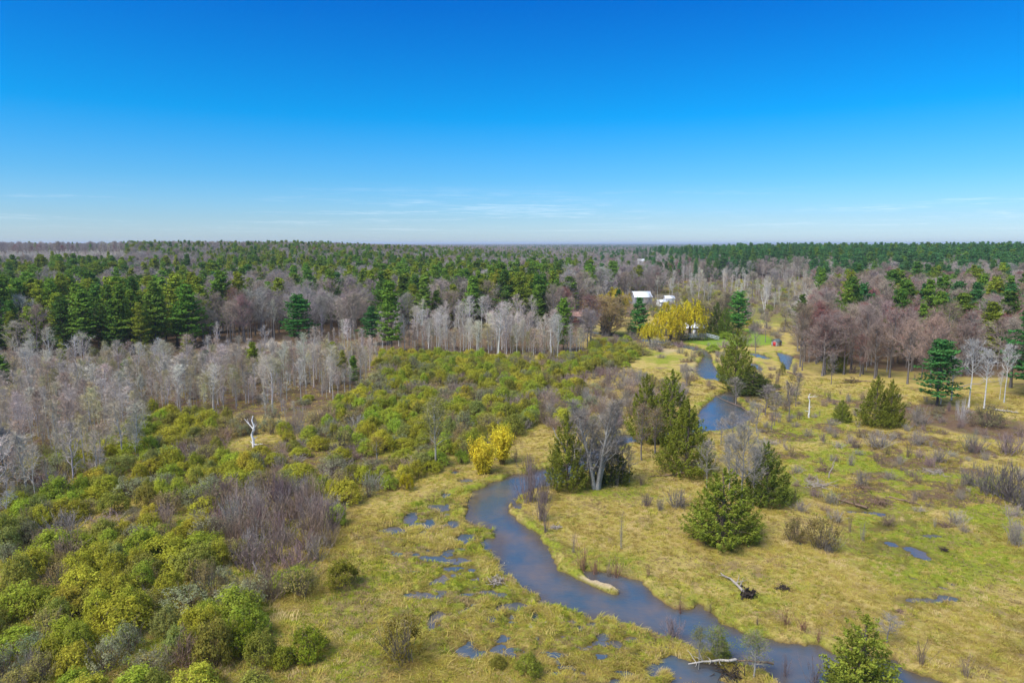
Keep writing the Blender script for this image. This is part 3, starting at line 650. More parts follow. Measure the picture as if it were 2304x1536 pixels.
for s in range(4):
    t, l = shrub(200 + s, 1.75, 2.4, n=3000, leaf=.115, clumps=80); proto('willow_shrub', 'shrub', 2.4, 1.8, [('stems', t, M_TWIG, 'bark'), ('foliage', l, M_LEAF, 'leaf')])
for s in range(3):
    t, l = shrub(220 + s, 1.6, 2.3, n=1300, leaf=.09, clumps=40, stems=44); proto('budding_shrub', 'shrub', 2.3, 1.6, [('stems', t, M_TWIG, 'bark'), ('foliage', l, M_LEAF, 'leaf')])
for s in range(4):
    b = twig_shrub(240 + s, 1.6, 2.1, stems=52, tw=17, w=.020); proto('bare_shrub', 'bare shrub', 2.1, 1.6, [('stems', b, M_TWIG, 'leaf')])
for s in range(3):
    b = twig_shrub(260 + s, .7, 2.0, stems=20, tw=8, w=.016, spread=.6); proto('thin_shrub', 'bare shrub', 2.0, .7, [('stems', b, M_TWIG, 'leaf')])
for s in range(2):
    t, l = weeping(280 + s, 11, 5.0); proto('weeping_willow', 'willow tree', 11, 5.0, [('trunk', t, M_BARK, 'bark'), ('crown', l, M_LEAF, 'leaf')])
for s in range(2):
    t, l = flame_shrub(290 + s, 5.5, 1.9); proto('golden_willow', 'willow shrub', 5.5, 1.9, [('stems', t, M_TWIG, 'bark'), ('foliage', l, M_LEAF, 'leaf')])
t, c, _ = bare_tree(300, 13, .24, .16, 60, .6, 3.4, 12, 9000, .95, .027, stems=6, fan=.2, crook=.25, shape=.6); proto('poplar_clump', 'poplar tree', 13, 4.0, [('trunk', t, M_BIRCH, 'bark'), ('crown', c, M_TWIG, 'leaf')])
t, c, l = bare_tree(303, 13, .20, .10, 44, .62, 5.0, 11, 9000, 1.0, .026, buds=4500, bud_size=.11, stems=5, fan=.15, shape=.55); proto('budding_willow', 'willow tree', 13, 5.5, [('trunk', t, M_BARK, 'bark'), ('crown', c, M_TWIG, 'leaf'), ('buds', l, M_LEAF, 'buds')])
for s in range(2):
    t, c, l = bare_tree(310 + s, 10, .10, .3, 18, .5, 2.4, 7, 1700, .7, .018, buds=1100, bud_size=.11, crook=.3); proto('leafing_tree', 'young tree', 10, 2.0, [('trunk', t, M_BARK, 'bark'), ('crown', c, M_TWIG, 'leaf'), ('buds', l, M_LEAF, 'buds')])
for s in range(2):
    t, c, _ = bare_tree(320 + s, 14, .17, .52, 20, .85, 3.6, 9, 2600, .85, .027, crook=.25, shape=.8); proto('white_birch', 'birch tree', 14, 2.9, [('trunk', t, M_BIRCH, 'bark'), ('crown', c, M_TWIG, 'leaf')])

def put(kind, x, y, h, w, bark, leaf, label, group=None, rot=None, var=None, buds=None, z=None, name=None):
    cat, vs = PROTO[kind]; r = random.Random(f'{kind}{x:.2f}{y:.2f}')
    H, R, parts = vs[r.randrange(len(vs)) if var is None else var % len(vs)]
    e = thing(name or kind, label, cat, (x, y, gz1(x, y) - .03 if z is None else z), r.uniform(0, 6.28) if rot is None else rot, group, (w / R, w / R, h / H))
    for pn, me, paint in parts:
        link(pn, me, e, color={'bark': bark, 'leaf': leaf, 'buds': buds or leaf}[paint])
    return e
def at_px(kind, px, by, ty, hw, bark, leaf, label, **k):
    if 'cedar' in kind: hw *= 1.12
    X, Y = G(px, by); return put(kind, X, Y, hgt(px, by, ty), wid(px, by, hw), bark, leaf, label, **k)

# ------------------------------------------------------------------ plants that stand out, one by one
GB, WB, DB = (.20, .175, .15), (.62, .60, .56), (.10, .08, .065)          # grey, white and dark bark
CG, PG = (.195, .22, .028), (.15, .26, .034)                            # cedar and pine green
def build_landmark_trees():
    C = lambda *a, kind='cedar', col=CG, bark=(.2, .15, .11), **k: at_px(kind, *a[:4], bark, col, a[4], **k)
    C(1625, 1213, 1058, 76, 'broad bushy cedar alone on the tan grass inside the stream bend', var=0)
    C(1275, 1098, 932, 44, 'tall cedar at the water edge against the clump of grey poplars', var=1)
    C(1375, 1085, 985, 40, 'dark cedar hidden behind the clump of grey poplars', var=2, col=(.087, .102, .020))
    C(1452, 992, 848, 40, 'tall dark cedar standing in the stream edge, with bare saplings before it', var=3)
    C(1508, 998, 836, 50, 'tallest cedar of the group beside the upper stream pool', var=4)
    C(1543, 1062, 905, 58, 'wide cedar with a fallen log under its skirt', var=2)
    C(1722, 1132, 998, 48, 'cedar behind the grey bare trees, facing the green meadow', var=1, col=(.145, .167, .026))
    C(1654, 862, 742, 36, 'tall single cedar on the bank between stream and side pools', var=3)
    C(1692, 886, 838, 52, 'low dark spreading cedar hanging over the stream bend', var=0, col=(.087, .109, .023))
    C(1968, 958, 848, 34, 'taller cedar of the pair at the edge of the leafless wood', var=4)
    C(2002, 957, 856, 26, 'shorter cedar of the pair at the edge of the leafless wood', var=1)
    C(1894, 948, 900, 18, 'small cone-shaped cedar in the meadow near the white snag', var=3)
    C(1938, 1556, 1352, 74, 'yellow-green cedar at the water edge with loose feathery top', kind='loose_cedar', var=0, col=(.232, .246, .032))
    C(1925, 1560, 1420, 60, 'shorter yellow-green cedar growing against the loose feathery one', kind='cedar', var=2, col=(.203, .217, .032))
    C(1880, 836, 722, 22, 'slim cedar among bare trees at the wood edge', var=2)
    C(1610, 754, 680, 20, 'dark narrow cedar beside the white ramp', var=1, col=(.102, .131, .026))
    C(1630, 757, 692, 15, 'bright narrow young cedar beside the white ramp', var=3, col=(.145, .203, .029))
    C(1612, 1486, 1398, 32, 'pale green leafing sapling on the islet beside the fallen pale log', kind='leafing_tree', col=(.232, .217, .116), bark=(.3, .28, .24), buds=(.20, .24, .04))
    C(1572, 1496, 1392, 22, 'thin pale green sapling standing in the islet water', kind='leafing_tree', col=(.232, .217, .116), bark=(.3, .28, .24), buds=(.22, .24, .05))
    C(1696, 1524, 1418, 34, 'leaning grey-stemmed sapling with pale green leaves on the islet', kind='leafing_tree', col=(.261, .232, .145), bark=(.36, .34, .3), buds=(.20, .25, .05))
    C(1622, 1478, 1425, 20, 'small leafy cedar sprout on the islet', kind='loose_cedar', col=(.246, .275, .043))
    P = lambda *a, kind='white_pine', col=PG, **k: at_px(kind, *a[:4], (.13, .10, .08), col, a[4], **k)
    P(1660, 750, 655, 26, 'tall layered pine on the lawn between white ramp and red shed', var=0, col=(.112, .270, .045))
    P(1437, 760, 662, 26, 'round-topped pine beside the golden willows', var=2, col=(.090, .248, .050))
    P(1266, 716, 648, 26, 'dark pine at the corner of the maroon cabin', var=1)
    P(1282, 708, 622, 22, 'taller dark pine behind the maroon cabin', var=3)
    P(2106, 915, 766, 42, 'white pine with open upper crown among pale birches', var=4, col=(.079, .225, .056))
    P(838, 776, 690, 30, 'dark pine rising from the pale aspens', var=2, col=(.067, .158, .040))
    P(672, 770, 662, 34, 'big bushy pine behind the white aspens', var=0, col=(.067, .191, .034))
    P(430, 782, 640, 40, 'tall yellow-green pine by the dark pickup', var=1, col=(.124, .248, .031))
    P(1128, 712, 590, 24, 'tallest pine above the brown roofed sheds', var=3)
    P(2320, 905, 690, 60, 'large pine over the birch trunks at the wood edge', var=4, col=(.067, .180, .045))
    for i, (x, by, ty, hw) in enumerate([(1935, 765, 636, 22), (2010, 772, 652, 18), (2072, 765, 640, 22), (2145, 762, 636, 25), (2186, 770, 640, 20), (2262, 768, 645, 26), (2118, 775, 662, 18), (2225, 770, 660, 20), (2300, 780, 670, 26)]):
        P(x, by, ty, hw, ['first', 'second', 'third', 'fourth', 'sixth', 'eighth', 'fifth', 'seventh', 'ninth'][i] + ' dark round-headed pine over the maple wood, counted from the wet land', group='pines over the maple wood', var=i, col=(.071, .191, .050))
    P(12, 800, 618, 36, 'wide dark pine at the end of the pine belt', var=0); P(8, 905, 800, 26, 'short dark pine among the young bare trees', var=3)
    at_px('spruce', 1320, 738, 683, 12, (.1, .08, .06), (.018, .045, .020), 'narrow dark spruce before the maroon cabin', var=0)
    at_px('spruce', 1362, 748, 712, 14, (.1, .08, .06), (.022, .05, .022), 'small dark spruce under the brown budding willow', var=1)
    W = lambda *a, **k: at_px('weeping_willow', *a[:4], (.09, .07, .05), k.pop('col', (.62, .495, .035)), a[4], **k)
    W(1464, 780, 725, 26, 'small round golden weeping willow on the sandy path', var=0, col=(.60, .485, .04))
    W(1506, 768, 674, 42, 'tall golden weeping willow hanging over the stream', var=1)
    W(1550, 764, 674, 40, 'golden weeping willow shading the white cottage', var=0)
    W(1382, 722, 648, 36, 'golden willow crown behind the brown budding willow', var=1, col=(.60, .485, .04))
    at_px('budding_willow', 1364, 756, 664, 66, GB, (.36, .27, .15), 'big brown budding willow in front of the yellow crown', buds=(.44, .32, .08))
    at_px('budding_willow', 1578, 752, 668, 34, GB, (.28, .23, .14), 'tall olive-brown bare willow behind the deck', buds=(.26, .22, .07))
    at_px('budding_willow', 1628, 720, 655, 24, GB, (.25, .2, .14), 'vase-shaped bare tree beyond the lawn', buds=(.24, .22, .08))
    for (a, b, c, d, l) in [(1416, 702, 652, 16, 'bare tree before the barn gable'), (1468, 700, 655, 15, 'bare tree between barn and low shed'), (1484, 712, 662, 14, 'bare tree in front of the low white roofed shed'), (1522, 702, 655, 16, 'bare tree beside the white outbuilding'), (1452, 712, 668, 12, 'small bare tree under the barn wall'), (1345, 705, 640, 20, 'pale spreading bare tree behind the maroon cabin')]:
        at_px('bare_hardwood', a, b, c, d, (.3, .27, .23), (.38, .33, .26), l)
    at_px('white_pine', 1390, 735, 652, 18, DB, (.04, .11, .02), 'green pine top showing between two yellow willows', var=2)
    Y = lambda *a, **k: at_px('golden_willow', *a[:4], (.34, .24, .08), (.80, .68, .06), a[4], **k)
    Y(1088, 1066, 972, 30, 'wider bright yellow willow shrub beside the stream head', var=0)
    Y(1131, 1044, 955, 25, 'narrower bright yellow willow shrub with pointed top', var=1)
    at_px('poplar_clump', 1340, 1099, 895, 62, (.33, .315, .285), (.24, .21, .175), 'big clump of leaning grey poplar trunks between cedars', var=0)
    at_px('bare_hardwood', 1400, 1090, 985, 34, GB, (.25, .22, .19), 'bare grey tree behind the poplar clump', var=1)
    at_px('bare_hardwood', 1668, 1140, 948, 52, (.26, .24, .21), (.29, .27, .24), 'tall bare grey tree standing over the broad cedar', var=2)
    at_px('bare_hardwood', 1640, 1125, 975, 34, (.26, .24, .21), (.29, .27, .24), 'second bare grey tree behind the broad cedar', var=3)
    for (a, b, c, d, l) in [(1655, 1112, 985, 34, 'bare grey tree crowded behind the tall one over the broad cedar'), (1694, 1138, 1000, 36, 'low-branched bare tree between broad cedar and meadow cedar'), (1722, 1118, 1010, 26, 'thin bare tree tangled in the meadow cedar'), (1590, 1098, 985, 24, 'bare grey tree beside the wide cedar')]:
        at_px('bare_hardwood', a, b, c, d, (.26, .24, .21), (.33, .295, .25), l)
    for (a, b, c, d, l) in [(1352, 1086, 930, 28, 'slim bare tree behind the poplar trunks'), (1392, 1080, 960, 24, 'slim bare tree beside the dark hidden cedar'), (1416, 1085, 1000, 16, 'short bare tree on the open side of the poplar clump')]:
        at_px('bare_aspen', a, b, c, d, (.36, .34, .30), (.30, .265, .22), l)
    for (a, b, c, d, l) in [(1650, 1012, 925, 26, 'grey bare tree before the upper pool'), (1684, 1000, 920, 24, 'second grey bare tree before the upper pool, nearer the meadow'), (1622, 1000, 938, 20, 'slim grey bare tree between wide cedar and upper pool'), (1702, 975, 905, 20, 'twiggy bare tree at the outlet of the upper pool')]:
        at_px('bare_hardwood', a, b, c, d, (.26, .24, .21), (.35, .31, .26), l)
    for (a, b, c, d, l) in [(1700, 800, 725, 18, 'bare tree between the side pools'), (1722, 770, 700, 14, 'dark-stemmed bare tree on the lawn edge'), (1680, 735, 680, 16, 'bare tree behind the lawn pine'), (1795, 790, 700, 24, 'twiggy pale tree by the red shed side pool'), (1820, 815, 715, 22, 'bare grey tree at the wood edge near the side pool'), (1765, 745, 690, 16, 'thin bare tree behind the red shed'), (1655, 905, 835, 18, 'bare sapling hanging over the stream bend'), (1545, 870, 815, 16, 'bare sapling on the upper stream bank'), (1512, 905, 850, 18, 'bare sapling behind the tallest stream cedar')]:
        at_px('bare_aspen', a, b, c, d, (.24, .21, .18), (.31, .265, .22), l)
    at_px('bare_aspen', 1700, 1120, 985, 30, (.3, .28, .25), (.29, .27, .24), 'slender bare grey tree against the meadow cedar', var=3)
    at_px('leafing_tree', 1443, 1036, 905, 26, GB, (.28, .23, .17), 'rosy bare sapling in front of the stream cedars', buds=(.32, .2, .1), var=0)
    at_px('leafing_tree', 1474, 1020, 915, 26, GB, (.28, .23, .17), 'brown-budded sapling in front of the tallest stream cedar', buds=(.30, .2, .09), var=1)
    at_px('leafing_tree', 980, 1052, 890, 42, (.36, .34, .28), (.26, .24, .12), 'slender tall tree with pale yellow leaves over the willow thicket', buds=(.30, .30, .05), var=0)
    at_px('leafing_tree', 848, 1042, 980, 22, (.36, .34, .28), (.3, .24, .08), 'small ochre-topped tree on a thin pale stem', buds=(.40, .30, .04), var=1)
    for (a, b, c, d, l) in [(2179, 922, 764, 30, 'white birch with wide spreading crown beside the open pine'), (2213, 928, 787, 24, 'slim white birch behind the spreading birch'),
                            (2258, 915, 780, 18, 'forked white birch leaning at the brown wood floor'), (2248, 908, 842, 9, 'short white birch stem beside the forked birch'), (2140, 905, 800, 20, 'grey birch close to the open pine')]:
        at_px('white_birch', a, b, c, d, WB, (.46, .44, .41), l)
    at_px('bare_hardwood', 18, 1128, 955, 40, (.13, .125, .13), (.20, .20, .22), 'dark blue-grey bare tree over the willow thicket', var=4)
    at_px('young_aspen', 15, 1172, 1105, 22, (.5, .5, .5), (.42, .41, .41), 'silvery bare sapling under the dark blue-grey tree', var=4)
    at_px('bare_hardwood', 1995, 1446, 1378, 30, (.24, .22, .2), (.27, .24, .21), 'small grey vase-shaped tree on the stream bank by the feathery cedar', var=0)
    for (a, b, c, d, l) in [(1775, 940, 855, 18, 'bare sapling on the bank of the upper pool'), (1742, 958, 880, 16, 'bare sapling leaning over the meadow edge'), (1790, 915, 835, 16, 'thin dark sapling by the side pools'),
                            (1722, 935, 865, 22, 'twiggy grey sapling by the low dark cedar'), (1735, 975, 925, 8, 'lone dark stick of a sapling in the meadow'), (1870, 865, 790, 14, 'pale straight sapling at the wood edge')]:
        at_px('young_aspen', a, b, c, d, (.2, .17, .15), (.26, .22, .19), l)
build_landmark_trees()

# ------------------------------------------------------------------ the mass of trees and shrubs
AREA = {k: poly(v) for k, v in dict(
    aspen=[(-300, 1200), (0, 1130), (100, 1045), (300, 940), (640, 948), (700, 930), (830, 855), (858, 792), (1000, 798), (1220, 806), (1310, 800), (1318, 765), (1300, 748), (1180, 738), (900, 745), (800, 760), (600, 768), (430, 780), (350, 800), (150, 805), (0, 815), (-300, 830)],
    young=[(-300, 1240), (0, 1170), (120, 1115), (320, 1055), (340, 930), (200, 900), (0, 920), (-300, 960)],
    willow=[(860, 800), (1220, 812), (1330, 800), (1330, 772), (1400, 768), (1440, 790), (1410, 830), (1300, 850), (1220, 890), (1190, 960), (1060, 1035), (900, 1090), (770, 1150), (745, 1230), (700, 1290), (650, 1410), (580, 1590), (-300, 1590), (-300, 1170), (0, 1110), (100, 1030), (300, 975), (330, 938), (640, 955), (720, 940), (840, 870)],
    rusty=[(530, 995), (700, 985), (880, 1035), (860, 1090), (640, 1085), (560, 1050)],
    purple=[(470, 1150), (540, 1115), (690, 1105), (750, 1150), (745, 1220), (690, 1290), (600, 1300), (560, 1260), (490, 1240)],
    grey=[(1220, 885), (1300, 850), (1400, 835), (1460, 850), (1540, 880), (1530, 920), (1440, 930), (1390, 965), (1240, 970), (1190, 960)],
    maple=[(1800, 842), (1860, 850), (1950, 850), (2050, 872), (2160, 890), (2304, 900), (2700, 1000), (2700, 690), (1880, 680), (1835, 730), (1790, 790)],
    yard=[(1275, 716), (1330, 690), (1420, 672), (1530, 676), (1570, 700), (1700, 700), (1770, 720), (1790, 800), (1700, 860), (1560, 860), (1420, 800), (1330, 765), (1285, 745)],
    brushy=[(1700, 960), (1850, 880), (2020, 890), (2304, 960), (2304, 1240), (2100, 1200), (1880, 1180), (1760, 1080)], banks=[(1535, 800), (1570, 775), (1640, 790), (1690, 830), (1790, 830), (1790, 900), (1740, 960), (1690, 970), (1640, 900), (1560, 870), (1530, 900)],
    wet=OPEN_WET, meadow=[(1190, 960), (1390, 965), (1530, 920), (1560, 850), (1800, 842), (2050, 872), (2304, 905), (2800, 1000), (2800, 1700), (600, 1700), (700, 1290), (770, 1150), (1060, 1035)]).items()}
def inside(k, x, y): return pip(AREA[k], x, y)
rngP = np.random.default_rng(5)
REC = []        # kind, x, y, h, w, bark, leaf, buds, colour word, zone
def rec(kind, x, y, h, w, bark, leaf, word, zone, buds=None): REC.append(dict(kind=kind, x=x, y=y, h=h, w=w, bark=bark, leaf=leaf, buds=buds, word=word, zone=zone))
def pick(opts, u):
    t = 0
    for p, v in opts:
        t += p
        if u < t: return v
    return opts[-1][1]
def jit(c, r, a=.15): f = 1 + r.uniform(-a, a); return tuple(max(.004, v * f * (1 + r.uniform(-a, a) * .4)) for v in c)
PINES = [(.40, ('yellow-green', (.250, .290, .030))), (.36, ('bright green', (.170, .270, .034))), (.24, ('dark green', (.105, .190, .030)))]
PINES_R = [(.25, ('bright green', (.150, .270, .050))), (.50, ('blue-green', (.105, .235, .065))), (.25, ('dark green', (.080, .185, .045)))]
TWIGS = [(.35, ('violet-grey', (.34, .285, .255))), (.35, ('brown-grey', (.34, .275, .21))), (.30, ('ash-grey', (.38, .335, .285)))]
def scatter_forest():
    R = random.Random(11)
    # jittered cells, growing with distance
    d = 96.0
    cells = []
    while d < 14000:
        s = 2.5 if d < 205 else 4.6 if d < 260 else 5.2 if d < 420 else 6.2 if d < 900 else 9.0 + (d - 900) * .012
        s = min(s, 55)
        amax = .92 if d < 420 else .82
        n = int(2 * amax * d / s)
        for i in range(n):
            a = -amax + 2 * amax * (i + R.random()) / n; r = d + s * (R.random() - .5) * .9
            cells.append((r * sin(a), r * cos(a), s))
        d += s
    A = np.array(cells); x, y = A[:, 0], A[:, 1]; dd = np.hypot(x, y); px, py = to_px(x, y, .3)
    n1 = fbm(x / 150, y / 110, 80, 3); n2 = fbm(x / 30, y / 22, 90, 2)
    blocked = (inside('willow', x, y) | inside('grey', x, y) | inside('yard', x, y) | inside('wet', x, y) | inside('meadow', x, y)) & (dd < 600)
    inw = inside('wet', x, y) & ~inside('yard', x, y); wq = np.random.default_rng(3).random(len(x))
    yng = inside('young', x, y); asp = inside('aspen', x, y) | yng; blocked &= ~(yng & (wq < .62)); mpl = inside('maple', x, y)
    track = np.zeros(len(x), bool)
    for P, _, _ in SANDS: track |= edge_dist(poly(P), x, y) < 3.6
    for i in range(len(x)):
        if track[i] or (blocked[i] and not (inw[i] and wq[i] < .16 * min(1, max(.2, (dd[i] - 240) / 160)))): continue
        u = R.random(); X, Y, D, p, q = x[i], y[i], dd[i], px[i], py[i]
        if 1428 < p < 1460 and 595 < q < 628: continue      # the far house stands in its own clearing
        kind = None
        if asp[i]:
            if yng[i]:
                kind = 'young_aspen'; zone = 'young'
                if u < .08: kind = 'bare_aspen'
            else:
                edge = q < 800 and p < 860
                kind = 'bare_aspen' if u < (.13 if p < 860 else .30) else 'young_aspen' if u < .93 else ('white_pine' if u > .985 else 'leafing_tree')
                zone = 'aspen_cabin' if p > 860 else 'aspen'
                if p < 860 and q < 850 and u < .13: kind = 'young_aspen' if u > .03 else kind
                if p < 860 and q < 835 and u > .72 or p > 1215 and q < 785 and (u < .5 or p > 1270): continue
                if fbm(np.array([X / 14]), np.array([Y / 14]), 17, 2)[0] < .30 and u > .3: continue
        elif mpl[i]:
            zone = 'maple'; u = u * (2.6 if D < 205 else 1.1); kind = 'bare_hardwood' if u < .34 else 'red_maple' if u < .62 else 'bare_aspen' if u < .74 else 'white_pine' if u < .86 and D > 205 and p > 1870 else None
            if q > 850: kind = None if u > .35 else kind
        elif inw[i]: zone = 'pale'; kind = 'bare_aspen' if u < .5 else 'young_aspen' if u < .75 else 'bare_hardwood' if u < .9 else 'leafing_tree'
        elif D < 200 or (D < 260 and u < .15): continue
        elif p < 1300 and q > 560 or (p < 1200):
            zone = 'ridge' if D > 560 else 'woods'
            if p < 470 and 715 < q < 805: pp = .82 if q > 735 else .5; zone = 'belt'
            elif p < 830 and D < 400: pp = .12 + .5 * (n2[i] > .63); zone = 'behind'
            elif p < 700 and 400 <= D < 500: pp = .72
            elif 740 < p < 1260 and D < 500: pp = .60; zone = 'cabin'
            elif p < -0 or (p < 290 and 560 < D < 1050): pp = .03
            else: pp = .05 + .55 * float(smooth(.50, .62, n1[i] + .07 * smooth(-.2, .05, np.array(X / Y)) ))
            if u < pp: kind = 'white_pine' if R.random() < .68 else 'red_pine'
            else: kind = 'bare_hardwood' if R.random() < .86 else 'red_maple' if R.random() < .4 else 'bare_aspen'
            if p < 290 and 560 < D < 1050: kind = 'bare_aspen'; zone = 'clearing'
        else:
            zone = 'far'
            if D < 520 and p < 1560: kind = 'bare_hardwood' if u < .55 else 'bare_aspen' if u < .85 else 'red_maple' if u < .92 else 'white_pine'; zone = 'barn'
            elif D < (560 if p > 1560 else 720): kind = 'bare_aspen' if u < .55 else 'bare_hardwood' if u < .78 else 'red_maple' if u < .88 else 'white_pine'; zone = 'pale'
            elif p > 1400 and D < 1150 and R.random() < float(smooth(1420, 1760, np.array(p + 420 * (n1[i] - .5) + (D - 700) * .25))): kind = 'white_pine' if u < .38 else 'red_pine' if u < .52 else 'bare_hardwood'; zone = 'far_pine'
            elif D < (950 if p < 1600 else 1150): kind = 'bare_hardwood' if u < .62 else 'bare_aspen' if u < .74 else 'white_pine'; zone = 'barn'
            else:
                pp = (.06 if D < 1500 else .30) + .60 * float(smooth(.47, .58, n1[i])); kind = ('white_pine' if R.random() < .7 else 'red_pine') if u < pp else 'bare_hardwood'
        if kind is None: continue
        right = p > 1330
        v = R.uniform(.68, 1.16)
        if kind in ('white_pine', 'red_pine'):
            word, col = pick(PINES_R if right and D > 420 else PINES, R.random()); h = (19.5 if kind == 'white_pine' else 18) * v * (1.18 if zone in ('far_pine',) else .98)
            if zone == 'aspen': h *= .45
            fw = .82 if D > 420 else 1
            if D > 560 and zone != 'far_pine': h *= .92
            rec(kind, X, Y, h, h * fw * R.uniform(.15, .215) if kind == 'white_pine' else h * fw * R.uniform(.15, .20), (.14, .11, .085), jit(col, R), word, zone)
        elif kind == 'bare_aspen':
            word, col, bk = pick([(.5, ('silver-grey', (.54, .49, .41), (.56, .53, .49))), (.3, ('pinkish grey', (.47, .39, .32), (.48, .44, .41))), (.2, ('creamy', (.55, .50, .37), (.58, .55, .48)))], R.random()); h = (10.3 if zone in ('aspen', 'young') else 12.5) * v * R.uniform(.8, 1.15) * (.62 if zone == 'clearing' else 1)
            rec(kind, X, Y, h, h * R.uniform(.14, .21), jit(bk, R), jit(col, R), word, zone)
        elif kind == 'young_aspen':
            word, col = pick([(.45, ('grey', (.47, .41, .335))), (.35, ('brown', (.39, .305, .225))), (.2, ('yellowish', (.46, .40, .21)))], R.random()); h = R.uniform(3.2, 9.5) * (.62 if zone == 'aspen' and q < 840 else 1)
            rec(kind, X, Y, h, h * R.uniform(.14, .22), jit((.46, .44, .41), R), jit(col, R), word, zone)
        elif kind == 'bare_hardwood':
            word, col = pick(TWIGS, R.random()); col = (col[0] * .92, col[1] * .84, col[2] * .78) if zone == 'maple' else col; h = (15.5 if D < 260 else 17) * v
            rec(kind, X, Y, h, h * R.uniform(.24, .34), (.19, .165, .145), jit(col, R), word, zone)
        elif kind == 'red_maple':
            word, col, bd = pick([(.45, ('red-budded', (.27, .19, .17), (.34, .10, .075))), (.35, ('rosy', (.27, .21, .19), (.36, .19, .15))), (.20, ('orange-budded', (.27, .21, .16), (.36, .20, .09)))], R.random()); h = 14.5 * v
            rec(kind, X, Y, h, h * R.uniform(.21, .29), (.19, .165, .145), jit(col, R), word, zone, jit(bd, R))
        else:
            h = R.uniform(5, 8); rec('leafing_tree', X, Y, h, h * .2, (.4, .38, .33), (.30, .27, .17), 'yellow-budded', zone, (.30, .29, .07))
scatter_forest()
LEAFY = [(.42, ('yellow-green', (.425, .405, .046))), (.26, ('lime green', (.345, .40, .046))), (.18, ('olive', (.31, .30, .055))), (.10, ('mossy', (.28, .30, .08))), (.04, ('golden', (.50, .43, .055)))]
BUDDY = [(.50, ('ochre', (.38, .325, .10))), (.12, ('rusty', (.33, .25, .11))), (.38, ('grey-green', (.31, .315, .17)))]
BARES = [(.40, ('grey', (.32, .275, .225))), (.35, ('purplish', (.28, .205, .178))), (.25, ('brown', (.30, .22, .15)))]
SHED = G(1747, 778); SNAG = G(571, 1008)
def scatter_shrubs():
    R = random.Random(23); done = []
    def free(X, Y, r):
        for a, b, q in done[-700:]:
            if (a - X) ** 2 + (b - Y) ** 2 < (r + q) ** 2 * .30: return False
        return True
    def fill(area, n, mix, hr, wr):
        P = AREA[area]; lo, hi = P.min(0), P.max(0); lo = np.maximum(lo, [-150, 40]); k = 0
        rr_ = np.random.default_rng(len(REC) + n); cx, cy_ = rr_.uniform(lo[0], hi[0], n * 14), rr_.uniform(lo[1], hi[1], n * 14); ok = inside(area, cx, cy_) & (np.abs(cx / cy_) < .95); cx, cy_ = cx[ok], cy_[ok]
        if area == 'willow': ok = ~(inside('rusty', cx, cy_) & (rr_.random(len(cx)) < .75) | inside('purple', cx, cy_)); cx, cy_ = cx[ok], cy_[ok]
        ok = stream_sd(cx, cy_) > .8; cx, cy_ = cx[ok], cy_[ok]; drift = fbm(cx / 11, cy_ / 11, 66, 2)
        for X, Y, dr in zip(cx.tolist(), cy_.tolist(), drift.tolist()):
            if k >= n: break
            h = R.uniform(*hr) * (1.0 if R.random() < .8 else 1.3); w = R.uniform(*wr)
            if not free(X, Y, w) or (abs(X - SHED[0]) < 3.5 and -16 < Y - SHED[1] < 4) or (abs(X - SNAG[0]) < 4.2 and -6 < Y - SNAG[1] < 7): continue
            done.append((X, Y, w)); k += 1
            # leafiness drifts over the thicket so that like stands with like
            u = min(.999, max(0, R.random() * .55 + .45 * (dr * 1.9 - .45)))
            kind = pick(mix, u)
            if kind == 'willow_shrub': word, c = pick(LEAFY, R.random()); rec(kind, X, Y, h, w, (.16, .13, .075), jit(c, R), word, area)
            elif kind == 'budding_shrub': word, c = pick(BUDDY, R.random()); rec(kind, X, Y, h, w, (.20, .16, .12), jit(c, R), word, area)
            elif kind == 'thin_shrub': word, c = pick(BARES, R.random()); rec(kind, X, Y, h * .8, w * .6, c, jit(c, R), word, area)
            else: word, c = pick(BARES, R.random()); rec(kind, X, Y, h, w, c, jit(c, R), word, area)
    fill('willow', 1000, [(.58, 'willow_shrub'), (.18, 'budding_shrub'), (.24, 'bare_shrub')], (1.6, 3.1), (1.0, 2.3))
    fill('purple', 46, [(.08, 'budding_shrub'), (.92, 'bare_shrub')], (2.4, 3.9), (1.3, 2.1))
    fill('grey', 130, [(.16, 'willow_shrub'), (.14, 'budding_shrub'), (.6, 'bare_shrub'), (.1, 'thin_shrub')], (1.5, 2.8), (1.2, 2.2))
    fill('rusty', 30, [(.2, 'budding_shrub'), (.8, 'bare_shrub')], (.8, 1.6), (.9, 1.6))
    fill('wet', 620, [(.25, 'willow_shrub'), (.22, 'budding_shrub'), (.38, 'bare_shrub'), (.15, 'thin_shrub')], (1.4, 3.4), (1.4, 3.2))
    fill('yard', 38, [(.25, 'willow_shrub'), (.15, 'budding_shrub'), (.4, 'bare_shrub'), (.2, 'thin_shrub')], (1.2, 2.4), (.9, 1.8))
    fill('aspen', 170, [(.12, 'willow_shrub'), (.25, 'budding_shrub'), (.63, 'bare_shrub')], (1.0, 2.4), (1.0, 1.9))
    fill('brushy', 150, [(.1, 'budding_shrub'), (.5, 'bare_shrub'), (.4, 'thin_shrub')], (.6, 1.7), (.5, 1.3))
    fill('banks', 90, [(.1, 'willow_shrub'), (.2, 'budding_shrub'), (.5, 'bare_shrub'), (.2, 'thin_shrub')], (1.0, 2.6), (.6, 1.5))
    fill('maple', 70, [(.1, 'budding_shrub'), (.5, 'bare_shrub'), (.4, 'thin_shrub')], (1.0, 2.4), (.9, 1.6))
scatter_shrubs()

